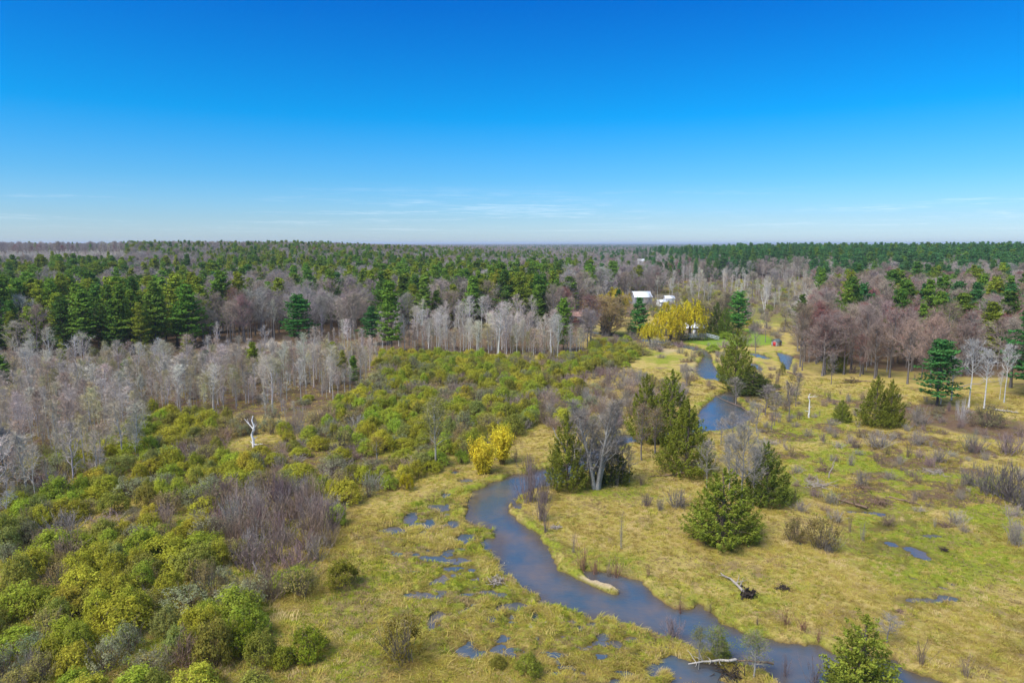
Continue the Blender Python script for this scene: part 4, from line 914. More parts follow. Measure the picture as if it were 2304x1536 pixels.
# ---- which of them show largest: rough coverage count, near to far
def rank():
    B = np.zeros((342, 512)); D = np.array([math.hypot(r['x'], r['y']) for r in REC]); order = np.argsort(D)
    X = np.array([r['x'] for r in REC]); Y = np.array([r['y'] for r in REC]); Z = ground_z(X, Y, False)
    for i, r in enumerate(REC): r['z'] = float(Z[i]) - .05; r['vis'] = 0.
    dens = dict(white_pine=.8, red_pine=.8, willow_shrub=.9, budding_shrub=.7, bare_shrub=.6, bare_hardwood=.55, red_maple=.6, bare_aspen=.4, young_aspen=.35, leafing_tree=.35, thin_shrub=.3)
    for i in order:
        r = REC[i]
        if D[i] > 1600: r['vis'] = 0; continue
        px, py = to_px(X[i], Y[i], r['z']); _, ty = to_px(X[i], Y[i], r['z'] + r['h']); hw = r['w'] / Y[i] * FPX * .8
        x0, x1, y0, y1 = [int(v * 512 / 2304) for v in (px - hw, px + hw, ty, py)]
        x0, x1, y0, y1 = max(0, x0), min(512, x1 + 1), max(0, y0), min(342, y1 + 1)
        if x1 <= x0 or y1 <= y0: continue
        s = B[y0:y1, x0:x1]; r['vis'] = float((1 - s).clip(0, 1).sum()); B[y0:y1, x0:x1] = 1 - (1 - s) * (1 - dens[r['kind']] * .8)
rank()

# ---- places that the labels can name
PLACES = dict(
    shrub=[(570, 1008, 'around the white dead snag'), (1105, 1050, 'behind the bright yellow willow shrubs'), (980, 1030, 'under the slender pale-leaved tree'), (610, 1215, 'at the purple bare thicket'),
           (575, 1300, 'below the broken grey stub'), (60, 1130, 'under the dark blue-grey bare tree'), (230, 1040, 'along the young bare trees'), (700, 945, 'along the aspen grove edge'), (850, 1040, 'by the small ochre-topped tree'),
           (1239, 820, 'by the bare white pole'), (1400, 790, 'near the small golden weeping willow'), (1000, 830, 'in front of the aspens facing the cabin'), (1290, 920, 'on the rise behind the grey poplars'), (1480, 890, 'by the stream cedars'),
           (772, 1310, 'at the lone round bush in the grass'), (150, 1420, 'in the densest corner of the willow thicket'), (430, 1400, 'beside the matted grass clearing'), (380, 1180, 'in the middle of the willow thicket'), (900, 930, 'in the sunny willow thicket'), (1120, 920, 'between willow thicket and grey brush'),
           (1650, 690, 'in the open wet land behind the lawn pine'), (1780, 690, 'in the open wet land before the maples'), (1560, 660, 'in the open wet land behind the white barn'), (1747, 790, 'around the red shed'), (1600, 830, 'along the upper stream'), (1340, 760, 'below the brown budding willow'),
           (200, 860, 'on the sandy track through the aspens'), (520, 830, 'under the white aspens'), (1000, 770, 'under the aspens by the cabin'), (1950, 840, 'on the leafy floor under the maples'), (2200, 860, 'on the brown floor behind the birches'), (400, 980, 'between snag and aspen grove')],
    tree=[(200, 840, 'on the sandy track'), (520, 785, 'by the far end of the sandy track'), (570, 960, 'behind the white dead snag'), (838, 790, 'around the dark pine in the aspens'), (730, 900, 'at the willow thicket edge'), (1290, 760, 'in front of the maroon cabin'), (1230, 800, 'beside the bare white pole'),
          (1000, 770, 'in the aspen grove below the brown roofed sheds'), (100, 1020, 'in the young grey wood'), (280, 960, 'at the end of the young grey wood'), (60, 890, 'by the short dark pine'), (350, 880, 'in the heart of the aspen grove'), (400, 760, 'in the pine belt by the dark pickup'), (150, 770, 'in the pine belt above the sandy track'),
          (20, 760, 'beside the wide dark pine'), (600, 720, 'behind the big bushy pine'), (250, 690, 'in the grey wood behind the pine belt'), (700, 680, 'in the grey wood behind the aspens'), (1128, 700, 'around the tallest pine'), (900, 680, 'in the dark pines behind the aspen grove'), (1270, 690, 'behind the maroon cabin'),
          (1440, 660, 'around the white barn'), (1500, 640, 'in the bare wood behind the barn'), (1880, 790, 'at the maple wood edge'), (2000, 800, 'in the maple wood behind the cedar pair'), (2110, 850, 'around the open pine in the maple wood'), (2230, 850, 'behind the forked birch'), (1950, 730, 'in the back of the maple wood'), (2200, 740, 'under the round-headed pines'),
          (1900, 630, 'in the pale wood behind the maples'), (1650, 630, 'in the pale wood behind the wet land'), (2200, 640, 'in the pale wood under the far pines'), (150, 640, 'in the second pine belt'), (500, 645, 'in the second pine belt behind the grey wood'), (850, 630, 'in the green ridge forest'), (1150, 630, 'at the foot of the ridge'), (1350, 620, 'in the flat wood by the far house'),
          (400, 600, 'on the wooded ridge'), (900, 595, 'on the crest of the ridge'), (100, 600, 'by the pale clearing on the ridge'), (1750, 600, 'in the far blue-green pine forest'), (2100, 600, 'in the far blue-green pine forest behind the maples')])
_pl = {k: (np.array([G(a, b) for a, b, _ in v]), [c for _, _, c in v]) for k, v in PLACES.items()}
NOUN = dict(white_pine='white pine', red_pine='dense-crowned pine', bare_aspen='bare aspen', young_aspen='bare sapling', bare_hardwood='leafless hardwood', red_maple='maple', leafing_tree='leafing sapling',
            willow_shrub='willow shrub', budding_shrub='budding shrub', bare_shrub='leafless shrub', thin_shrub='thin-stemmed bush')
PLUR = dict(white_pine='white pines', red_pine='dense-crowned pines', bare_aspen='bare aspens', young_aspen='bare saplings', bare_hardwood='leafless hardwoods', red_maple='maples', leafing_tree='leafing saplings',
            willow_shrub='willow shrubs', budding_shrub='budding shrubs', bare_shrub='leafless shrubs', thin_shrub='thin-stemmed bushes')
def build_scatter(limit=300, minvis=5.0):
    rest = {}
    for kind in NOUN:
        L = sorted([r for r in REC if r['kind'] == kind], key=lambda r: -r['vis']); top = [r for r in L[:limit] if r['vis'] > minvis]; rest[kind] = [r for r in L if not any(r is t for t in top[:0])][len(top):]
        if not top: continue
        hs = np.percentile([r['h'] for r in top], [33, 67]); ws = np.percentile([r['w'] / r['h'] for r in top], [33, 67]); shr = kind.endswith('shrub')
        cat, vs = PROTO[kind]
        XY = np.array([(r['x'], r['y']) for r in REC]); seen = {}; labs = []
        for i, r in enumerate(top):
            P, names = _pl['shrub' if shr else 'tree']; place = names[int(np.argmin((P[:, 0] - r['x']) ** 2 + (P[:, 1] - r['y']) ** 2))]
            size = ('low' if shr else 'short') if r['h'] < hs[0] else 'tall' if r['h'] > hs[1] else ''
            form = 'slim' if r['w'] / r['h'] < ws[0] else 'wide' if r['w'] / r['h'] > ws[1] else ''
            lab = ' '.join(w for w in (size, form, r['word'], NOUN[kind], place) if w)
            labs.append(lab); seen[lab] = seen.get(lab, 0) + 1; r['place'] = place
        final = []
        for i, r in enumerate(top):
            lab = labs[i]
            if seen[lab] > 1:
                q = (XY[:, 0] - r['x']) ** 2 + (XY[:, 1] - r['y']) ** 2; nb = REC[int(np.argsort(q)[1])]; more = f"{lab}, next to {'an' if nb['word'][0] in 'aeo' else 'a'} {nb['word']} {NOUN[nb['kind']]}"
                if len(more.split()) <= 16: lab = more
            final.append(lab)
        groups = {}
        for i, lab in enumerate(final): groups.setdefault(lab, []).append(i)
        for lab, ii in groups.items():
            if len(ii) < 2: continue
            base = labs[ii[0]]; P, names = _pl['shrub' if shr else 'tree']; c = P[names.index(top[ii[0]]['place'])]
            same = sorted([k for k in range(len(top)) if labs[k] == base], key=lambda k: (top[k]['x'] - c[0]) ** 2 + (top[k]['y'] - c[1]) ** 2)
            for k in ii:
                o = same.index(k)
                if o < 10:
                    w = ['first', 'second', 'third', 'fourth', 'fifth', 'sixth', 'seventh', 'eighth', 'ninth', 'tenth'][o]
                    for tail in (f', {w} out from there', f', {w} out'):
                        if len((base + tail).split()) <= 15: final[k] = base + tail; break
                    else: final[k] = base
        for i, r in enumerate(top):
            lab, place = final[i], r['place']
            v = (i * 7 + int(abs(r['x']) * 13)) % len(vs); H, R, parts = vs[v]
            e = thing(kind, lab, cat, (r['x'], r['y'], r['z']), (r['x'] * 12.9 + r['y'] * 7.7) % 6.28, f'{PLUR[kind]} {place}', (r['w'] / R, r['w'] / R, r['h'] / H))
            for pn, me, paint in parts:
                link(pn, me, e, color={'bark': r['bark'], 'leaf': r['leaf'], 'buds': r['buds'] or r['leaf']}[paint])
    return rest
REST = build_scatter()

# ------------------------------------------------------------------ what nobody could count: points with an instance each
def scatter(name, label, cat, protos, P, rot, scl, idx):
    """one object of kind stuff; protos: [(mesh, colour)]"""
    c = bpy.data.collections.new(name + '_sources')
    for i, (me, colr) in enumerate(protos):
        o = bpy.data.objects.new(f'{name}_source_{i:02d}', me); o.color = (*colr, 1); c.objects.link(o)
    me = bpy.data.meshes.new(name); n = len(P); me.vertices.add(n); me.vertices.foreach_set('co', np.asarray(P, np.float32).ravel())
    me.attributes.new('rot', 'FLOAT', 'POINT').data.foreach_set('value', np.asarray(rot, np.float32))
    me.attributes.new('scl', 'FLOAT_VECTOR', 'POINT').data.foreach_set('vector', np.asarray(scl, np.float32).ravel())
    me.attributes.new('idx', 'INT', 'POINT').data.foreach_set('value', np.asarray(idx, np.int32))
    o = link(name, me); tag(o, label, cat, kind='stuff')
    ng = bpy.data.node_groups.new(name, 'GeometryNodeTree'); ng.interface.new_socket('Geometry', in_out='INPUT', socket_type='NodeSocketGeometry'); ng.interface.new_socket('Geometry', in_out='OUTPUT', socket_type='NodeSocketGeometry')
    a, b = ng.nodes.new('NodeGroupInput'), ng.nodes.new('NodeGroupOutput'); ip = ng.nodes.new('GeometryNodeInstanceOnPoints'); ci = ng.nodes.new('GeometryNodeCollectionInfo')
    ci.inputs['Collection'].default_value = c; ci.inputs['Separate Children'].default_value = True; ci.inputs['Reset Children'].default_value = True
    def attr(nm, t): q = ng.nodes.new('GeometryNodeInputNamedAttribute'); q.data_type = t; q.inputs['Name'].default_value = nm; return q.outputs[0]
    cx = ng.nodes.new('ShaderNodeCombineXYZ'); ng.links.new(attr('rot', 'FLOAT'), cx.inputs[2])
    ip.inputs['Pick Instance'].default_value = True
    ng.links.new(a.outputs[0], ip.inputs['Points']); ng.links.new(ci.outputs[0], ip.inputs['Instance']); ng.links.new(attr('idx', 'INT'), ip.inputs['Instance Index'])
    ng.links.new(cx.outputs[0], ip.inputs['Rotation']); ng.links.new(attr('scl', 'FLOAT_VECTOR'), ip.inputs['Scale']); ng.links.new(ip.outputs[0], b.inputs[0])
    md = o.modifiers.new('scatter', 'NODES'); md.node_group = ng
    return o
M_BARKG = plain('grey_bark', (.19, .16, .14), .95); M_BARKP = plain('aspen_bark', (.55, .53, .49), .9); M_STEMS = plain('brown_stems', (.17, .135, .09), .95); M_BUDR = plain('red_buds', (.34, .12, .09), .9, var=.3)
_fixed = {}
def fixed(m, colr):
    k = (m.name, tuple(round(c, 4) for c in colr))
    if k not in _fixed:
        q = m.copy(); nt = q.node_tree
        for l in list(nt.links):
            if l.from_node.type == 'OBJECT_INFO' and l.from_socket.name == 'Color':
                to = l.to_socket; nt.links.remove(l); to.default_value = (*colr, 1)
        _fixed[k] = q
    return _fixed[k]
def rest_of(kind, name, label, cat, cols, bark, third=None):
    L = REST.pop(kind, [])
    if not L: return
    protos, vs = [], PROTO[kind][1]
    for ci, colr in enumerate(cols):
        for v, bm in enumerate(_bufs[kind]):
            mats = [m for _, m in bm]
            mats = [fixed(m, colr) for m in mats]
            if len(mats) > 1: mats[0] = bark
            if len(mats) > 2: mats[2] = third
            protos.append((join_bufs(f'{kind}_whole', [b for b, _ in bm], mats), colr))
    nv = len(vs); R = random.Random(kind); P, rot, scl, idx = [], [], [], []
    for r in L:
        v = R.randrange(nv); c = min(range(len(cols)), key=lambda k: sum((cols[k][q] - r['leaf'][q]) ** 2 for q in range(3)))
        H, Rr, _ = vs[v]; P.append((r['x'], r['y'], r['z'])); rot.append(R.uniform(0, 6.28)); scl.append((r['w'] / Rr, r['w'] / Rr, r['h'] / H)); idx.append(c * nv + v)
    scatter(name, label, cat, protos, P, rot, scl, idx)
PC = [(.250, .290, .030), (.170, .270, .034), (.105, .190, .030), (.105, .235, .065), (.080, .185, .045)]
rest_of('white_pine', 'pine_forest', 'far-off green pine forest filling the ridge and horizon', 'forest', PC, M_BARKG)
rest_of('red_pine', 'dense_pine_forest', 'far-off dense-crowned pines mixed through the forest', 'forest', PC, M_BARKG)
rest_of('bare_hardwood', 'leafless_forest', 'far-off violet-grey leafless forest between the pine belts', 'forest', [t[1][1] for t in TWIGS], M_BARKG)
rest_of('red_maple', 'maple_forest', 'reddish budding maples deep in the leafless forest', 'forest', [(.27, .2, .175)], M_BARKG, M_BUDR)
rest_of('bare_aspen', 'aspen_forest', 'pale leafless aspens deep in the wood', 'forest', [(.54, .49, .41), (.47, .39, .32), (.55, .50, .37)], M_BARKP)
rest_of('young_aspen', 'sapling_thicket', 'thicket of thin leafless saplings inside the aspen grove', 'saplings', [(.47, .41, .335), (.39, .305, .225), (.46, .40, .21)], M_BARKP)
rest_of('willow_shrub', 'willow_thicket', 'leafy willow brush filling gaps in the thicket', 'brush', [c[1][1] for c in LEAFY], M_STEMS)
rest_of('budding_shrub', 'budding_thicket', 'budding brush filling gaps in the thicket', 'brush', [c[1][1] for c in BUDDY], M_STEMS)
rest_of('bare_shrub', 'leafless_brush', 'leafless brush on the wood floor and thicket gaps', 'brush', [c[1][1] for c in BARES], M_STEMS)
rest_of('thin_shrub', 'thin_brush', 'thin bare whips on the wood floor', 'brush', [c[1][1] for c in BARES], M_STEMS)
rest_of('leafing_tree', 'leafing_saplings', 'yellowish leafing saplings inside the aspen grove', 'saplings', [(.30, .27, .17)], M_BARKP, M_BUDR)
print('records', len(REC), {k: sum(1 for r in REC if r['kind'] == k) for k in NOUN})

# ------------------------------------------------------------------ single bushes in the grass and along the water
def bush(kind, px, by, hpx, hw, col, word, where, bark=(.18, .145, .10), **k):
    X, Y = G(px, by); h = hgt(px, by, by - hpx); w = wid(px, by, hw)
    cat = dict(bare_shrub='leafless bush', thin_shrub='thin bare bush', willow_shrub='leafy bush', budding_shrub='budding bush').get(kind, 'shrub')
    return put(kind, X, Y, h, w, bark if kind in ('willow_shrub', 'budding_shrub') else col, col, f'{word} {cat} {where}', z=max(gz1(X, Y), -.1) - .05, **k)
GY, PU, BN, RU = (.30, .26, .215), (.22, .165, .155), (.235, .175, .12), (.28, .15, .10)
for a in [
    ('thin_shrub', 1798, 944, 28, 13, BN, 'small fan-shaped', 'in the meadow near the white snag'), ('thin_shrub', 1753, 952, 24, 7, GY, 'upright', 'on the meadow bank by the upper pool'), ('thin_shrub', 1866, 902, 26, 9, (.14, .13, .11), 'dark', 'near the wood-edge sapling'),
    ('bare_shrub', 2066, 958, 48, 30, GY, 'rounded grey', 'beside the cedar pair'), ('budding_shrub', 2219, 965, 52, 38, (.20, .18, .09), 'broad olive', 'at the brown wood floor below the birches'), ('bare_shrub', 2163, 950, 52, 15, (.42, .38, .35), 'pale pinkish', 'below the spreading birch'),
    ('bare_shrub', 1938, 985, 24, 20, BN, 'brown', 'at the foot of the cedar pair'), ('bare_shrub', 1976, 1006, 34, 34, GY, 'wide low grey', 'on the meadow below the cedar pair'), ('bare_shrub', 2063, 1002, 40, 26, GY, 'grey', 'among fallen sticks in the green meadow'), ('thin_shrub', 2043, 1030, 40, 14, BN, 'spindly', 'among fallen sticks in the green meadow'),
    ('bare_shrub', 2186, 1018, 46, 30, (.22, .21, .17), 'green-grey', 'on the meadow by the pale birch log'), ('bare_shrub', 2270, 1024, 50, 36, PU, 'purplish', 'on the meadow by the pale birch log'), ('bare_shrub', 2110, 1040, 34, 24, GY, 'twiggy', 'in the upper green meadow'), ('thin_shrub', 1985, 1045, 30, 12, BN, 'thin brown', 'in the upper green meadow'),
    ('bare_shrub', 2225, 1112, 70, 40, (.15, .13, .12), 'dark dense', 'in the dark brush mass over the green meadow'), ('bare_shrub', 2275, 1128, 90, 46, (.15, .125, .12), 'tallest dark', 'in the dark brush mass over the green meadow'), ('bare_shrub', 2305, 1145, 60, 40, (.17, .145, .13), 'lower dark', 'in the dark brush mass over the green meadow'), ('bare_shrub', 2180, 1092, 40, 26, (.17, .15, .14), 'small dark', 'at the end of the dark brush mass'),
    ('thin_shrub', 2135, 1105, 36, 10, BN, 'upright brown', 'in the lush green meadow'), ('thin_shrub', 2165, 1110, 40, 12, BN, 'forked brown', 'in the lush green meadow'),
    ('budding_shrub', 1787, 1218, 55, 24, (.20, .16, .055), 'narrow olive', 'with a pool at its foot'), ('budding_shrub', 1846, 1234, 76, 38, (.24, .18, .06), 'broad olive-brown', 'beside the small pool in the grass'), ('bare_shrub', 1862, 1240, 50, 26, GY, 'grey', 'leaning on the broad olive-brown bush'),
    ('bare_shrub', 2153, 1176, 30, 26, GY, 'low spreading grey', 'on a tan patch of the meadow'), ('bare_shrub', 2283, 1226, 68, 22, GY, 'tall grey', 'near the dry rim of the meadow'), ('thin_shrub', 1786, 1130, 42, 12, BN, 'dark brown', 'by the meadow cedar'), ('bare_shrub', 1936, 1092, 38, 18, GY, 'small grey', 'by the fallen branch in the green meadow'),
    ('thin_shrub', 1941, 1211, 52, 10, GY, 'tall thin', 'between meadow puddles'), ('thin_shrub', 1912, 1195, 44, 9, BN, 'slight brown', 'between meadow puddles'), ('bare_shrub', 1800, 1150, 26, 22, GY, 'low grey', 'beside the meadow cedar'),
    ('thin_shrub', 1768, 1408, 46, 18, RU, 'reddish', 'on the tan bank'), ('thin_shrub', 1806, 1422, 34, 22, RU, 'short reddish', 'on the tan bank'), ('thin_shrub', 1704, 1410, 26, 7, BN, 'tiny brown', 'on the tan bank'), ('thin_shrub', 2072, 1498, 62, 22, BN, 'brown', 'on the bank past the feathery cedar'), ('thin_shrub', 2172, 1524, 52, 24, BN, 'brown weedy', 'on the bank at the stream mouth'), ('thin_shrub', 1840, 1440, 30, 12, RU, 'little reddish', 'close to the feathery cedar'),
    ('thin_shrub', 1766, 1512, 58, 15, PU, 'leaning', 'standing in the stream'), ('thin_shrub', 1832, 1536, 72, 24, PU, 'tall purplish', 'standing in the stream'), ('bare_shrub', 1511, 1430, 52, 26, PU, 'rounded purple-grey', 'at the low grass point in the stream'), ('thin_shrub', 1531, 1372, 44, 10, RU, 'rusty', 'at the inlet of the tan bank'), ('thin_shrub', 1597, 1370, 32, 9, BN, 'slight', 'at the inlet of the tan bank'),
    ('bare_shrub', 1192, 1130, 95, 30, PU, 'tall purplish', 'on the inner bank of the stream bend'), ('bare_shrub', 1218, 1172, 84, 24, PU, 'brown-purple', 'on the inner bank of the stream bend'), ('bare_shrub', 1222, 1130, 74, 24, BN, 'brown', 'on the inner bank of the stream bend'), ('bare_shrub', 1190, 1060, 50, 24, BN, 'brown', 'at the head of the bend by the cedar'), ('thin_shrub', 1160, 1040, 44, 12, BN, 'upright', 'behind the head of the bend'), ('thin_shrub', 1228, 1200, 50, 14, PU, 'thin', 'above the burrow in the bank'),
    ('thin_shrub', 1312, 1277, 62, 22, RU, 'reddish', 'over the sand spit'), ('thin_shrub', 1340, 1284, 46, 20, RU, 'shorter reddish', 'over the sand spit'), ('thin_shrub', 1387, 1291, 58, 18, RU, 'dark red', 'at the backwater behind the sand spit'), ('thin_shrub', 1370, 1288, 40, 16, BN, 'brown', 'at the backwater behind the sand spit'), ('thin_shrub', 1459, 1300, 34, 10, RU, 'lone reddish', 'on the tan bank beyond the backwater'), ('thin_shrub', 1290, 1246, 56, 8, GY, 'thin grey', 'on the bank above the sand spit'), ('thin_shrub', 1398, 1236, 92, 7, (.34, .31, .27), 'tall pale', 'alone on the tan grass'),
    ('bare_shrub', 1526, 1142, 46, 32, (.17, .15, .13), 'dark', 'beside the broad cedar'), ('bare_shrub', 1484, 1148, 32, 14, GY, 'small', 'beside the broad cedar'), ('bare_shrub', 1452, 1138, 30, 18, PU, 'faded purple', 'on the tan grass behind the bend'), ('thin_shrub', 1443, 1092, 28, 12, BN, 'brown', 'by the broken branch'), ('thin_shrub', 1388, 1094, 54, 8, GY, 'straight grey', 'beside the poplar clump'),
    ('willow_shrub', 772, 1320, 62, 36, (.24, .23, .03), 'round olive-green', 'alone in the marsh grass'), ('budding_shrub', 908, 1488, 105, 54, (.23, .19, .035), 'big dark-stemmed ochre', 'alone in the marsh grass'), ('willow_shrub', 915, 1102, 40, 17, (.42, .34, .02), 'small golden', 'at the marsh edge'), ('willow_shrub', 692, 1478, 66, 46, (.23, .27, .025), 'green', 'in the matted grass clearing'), ('willow_shrub', 636, 1500, 50, 30, (.27, .27, .03), 'low yellow-green', 'in the matted grass clearing'),
    ('willow_shrub', 440, 1480, 70, 40, (.25, .24, .03), 'double-topped', 'at the matted grass clearing'), ('willow_shrub', 540, 1470, 80, 46, (.24, .28, .025), 'bright domed', 'at the matted grass clearing'), ('budding_shrub', 480, 1548, 46, 36, (.36, .30, .05), 'straw-yellow', 'in front of the matted grass'), ('budding_shrub', 570, 1552, 50, 40, (.40, .33, .08), 'pale straw', 'in front of the matted grass'), ('willow_shrub', 1190, 1512, 46, 30, (.27, .28, .04), 'grassy low', 'in the open marsh'), ('willow_shrub', 1120, 1500, 30, 22, (.30, .28, .05), 'grassy small', 'in the open marsh')]:
    bush(*a)

# ------------------------------------------------------------------ dead wood
M_DEAD = plain('bleached_wood', (.74, .71, .66), .8, var=.3, scale=9); M_LOG = plain('grey_log', (.33, .28, .23), .9, var=.3, scale=7); M_ROOT = plain('dark_roots', (.045, .033, .025), 1., var=.4)
M_BRN = plain('brown_dead_wood', (.20, .13, .085), .9, var=.35, scale=6)
def dead_tree(name, px, by, ty, limbs, rr, label, mat, lean=(0, 0), cat='dead tree', n=7, seed=1):
    X, Y = G(px, by); H = hgt(px, by, ty); rng = np.random.default_rng(seed)
    pts = [np.array([lean[0] * (i / n) ** 1.3 + rng.normal() * .03 * i, lean[1] * i / n, -.2 + (H + .2) * i / n]) for i in range(n + 1)]
    e = thing(name, label, cat, (X, Y, gz1(X, Y)))
    T = [(pts[i], pts[i + 1], rr * (1 - .72 * i / n), rr * (1 - .72 * (i + 1) / n)) for i in range(n)]
    link('trunk', Buf().tubes(T, 7).mesh('trunk', [mat], True), e)
    for (t, dx, dz, L) in limbs:
        p = pts[int(t * n)]; sg, pp, dd = polyline(p, (dx, rng.normal() * .4, dz), L, 4, rng, .13, .03, rr * .42, rr * .12)
        q, p2, _ = polyline(pp[2], (dx + .3, rng.normal() * .5, dz + .4), L * .4, 2, rng, .1, 0, rr * .18, rr * .06)
        link('limb', Buf().tubes(sg + q, 5).mesh('limb', [mat], True), e)
dead_tree('dead_snag', 571, 1008, 936, [(.62, -.9, 1.1, 2.4), (.5, .8, 1.2, 2.3), (.22, 1.2, .25, 1.6), (.28, -1, .5, .9), (.4, .9, .6, .8), (.8, -.5, .9, .8)], .25, 'white dead snag with broken limbs over the rusty brush', M_DEAD, seed=2)
dead_tree('dead_snag', 1820, 940, 886, [(.9, 1.0, .35, 1.7), (.35, -1, .1, 1.2), (.55, .6, .7, .5)], .16, 'white dead snag with one bent arm in the green meadow', M_DEAD, seed=3)
dead_tree('dead_pole', 1239, 812, 742, [(.7, .5, .6, .5)], .13, 'tall bare white pole of a dead tree before the aspens', M_DEAD, seed=4)
dead_tree('broken_stub', 575, 1300, 1262, [(.6, -.7, .8, .8)], .16, 'broken grey stub between purple and golden shrubs', M_LOG, seed=5)
dead_tree('dead_sapling', 2116, 912, 842, [(.6, .4, .8, .6)], .05, 'thin pale dead stem in front of the open pine', M_DEAD, seed=6)
dead_tree('dead_birch', 1720, 705, 655, [(.5, .6, .6, 2.0), (.7, -.5, .8, 1.5)], .16, 'white leaning dead birch in the open wet land', M_DEAD, lean=(-2.4, 0), seed=7)
dead_tree('dead_stump', 1864, 1075, 1028, [(.6, .4, .9, .7)], .10, 'leaning grey dead stem in the lush green meadow', M_LOG, lean=(.8, 0), seed=9)
dead_tree('leaning_trunk', 1312, 1092, 962, [(.55, -.2, 1.1, 2.6), (.75, -.8, .6, 2.0)], .17, 'bare grey trunk leaning away from the poplar clump', plain('grey_bark_lean', (.36, .35, .33), .9), lean=(-4.2, 0), seed=8)
M_PALE = plain('weathered_log', (.40, .36, .31), .85, var=.3, scale=8)
def log(name, a, b, r, label, mat, twigs=4, seed=1, lift=.05, cat='fallen log', root=False):
    A, Bp = G(*a), G(*b); rng = np.random.default_rng(seed); L = math.hypot(Bp[0] - A[0], Bp[1] - A[1]); ang = math.atan2(Bp[1] - A[1], Bp[0] - A[0])
    z = max(gz1(*A), gz1(*Bp), .05)
    e = thing(name, label, cat, (A[0], A[1], z), ang); k = 6; pts = [np.array([L * i / k, rng.normal() * L * .02 * (0 < i < k), lift + r * .7 + rng.normal() * .04]) for i in range(k + 1)]
    link('trunk', Buf().tubes([(pts[i], pts[i + 1], r * (1 - .6 * i / k), r * (1 - .6 * (i + 1) / k)) for i in range(k)], 7).mesh('trunk', [mat], True), e)
    for j in range(twigs):
        p = pts[rng.integers(2, k)]; s = 1 if j % 2 else -1
        sg, _, _ = polyline(p, (.6, s * rng.uniform(.3, 1.2), rng.uniform(.1, .9)), L * rng.uniform(.12, .3), 3, rng, .2, 0, r * .35, .01)
        link('branch', Buf().tubes(sg, 4).mesh('branch', [mat], True), e)
    if root:
        T = []
        for j in range(26):
            d = unit(rng.normal(size=3) * [.6, 1, 1]); sg, _, _ = polyline(pts[0], d, rng.uniform(.4, 1.0), 3, rng, .3, 0, .10, .02); T += sg
        C = pts[0] + rng.normal(size=(260, 3)) * [.22, .36, .3]
        link('root_plate', Buf().tubes(T, 4).leaves(C, rng.normal(size=(260, 3)), .25, rng).mesh('root_plate', [M_ROOT]), e)
log('uprooted_tree', (1684, 1342), (1622, 1293), .15, 'grey uprooted tree with dark root plate on the tan grass', M_LOG, 9, 3, root=True, cat='fallen tree')
log('fallen_log', (1655, 1497), (1548, 1508), .11, 'pale bent log lying across the islet', M_PALE, 8, 4, lift=.35)
log('fallen_log', (1740, 1500), (1650, 1492), .10, 'brown log end on the islet behind the pale log', M_BRN, 5, 5, lift=.2)
log('fallen_log', (1952, 1146), (1872, 1120), .14, 'brown fallen branch beside a brush heap in the green meadow', M_BRN, 7, 6)
log('fallen_log', (2000, 1120), (2072, 1138), .14, 'brown fallen log beyond the brush heap in the green meadow', M_BRN, 6, 7)
log('fallen_log', (2236, 932), (2290, 941), .17, 'pale birch log on the brown wood floor', M_PALE, 5, 8)
log('fallen_log', (1545, 1066), (1462, 1076), .13, 'dark fallen log under the wide cedar', M_BRN, 6, 9)
log('fallen_branch', (1545, 1050), (1515, 1075), .06, 'pale fallen branch at the wide cedar', M_PALE, 3, 10)
log('fallen_log', (1700, 932), (1612, 890), .10, 'dark log slanting into the upper pool', M_BRN, 5, 11, lift=.25)
log('fallen_log', (1770, 838), (1812, 852), .14, 'rusty log at the edge of the side pool', M_BRN, 4, 12)
log('fallen_log', (395, 960), (440, 938), .10, 'grey log fallen among the aspens by the snag', M_LOG, 5, 13)
log('fallen_branch', (1230, 1398), (1190, 1412), .05, 'thin pale stick in the marsh grass', M_PALE, 2, 14)
log('fallen_log', (600, 1022), (690, 1008), .08, 'pale log in the rusty brush beside the snag', M_LOG, 5, 15)
log('fallen_log', (2180, 1088), (2300, 1140), .09, 'long grey pole along the dark brush mass', M_LOG, 4, 16)
log('fallen_log', (1900, 855), (1990, 862), .14, 'dark log along the maple wood edge', M_BRN, 5, 17)
log('fallen_log', (2150, 885), (2250, 868), .12, 'pale log between the birch trunks', M_LOG, 4, 18)
log('fallen_log', (1438, 790), (1424, 796), .16, 'short pale log on the turf by the small golden willow', M_PALE, 2, 19)
def brush_heap(px, by, hw, hpx, label, mat, seed, n=90):
    X, Y = G(px, by); w = wid(px, by, hw); h = hgt(px, by, by - hpx); rng = np.random.default_rng(seed); T = []
    for i in range(n):
        p = np.array([rng.normal() * w * .45, rng.normal() * w * .35, abs(rng.normal()) * h * .4]); d = unit(rng.normal(size=3) * [1, 1, .35]); L = rng.uniform(.3, .9) * w
        sg, _, _ = polyline(p, d, L, 2, rng, .15, 0, .045, .012); T += sg
    tag(link('brush_heap', Buf().tubes(T, 4).mesh('brush_heap', [mat]), None, (X, Y, gz1(X, Y))), label, 'brush heap')
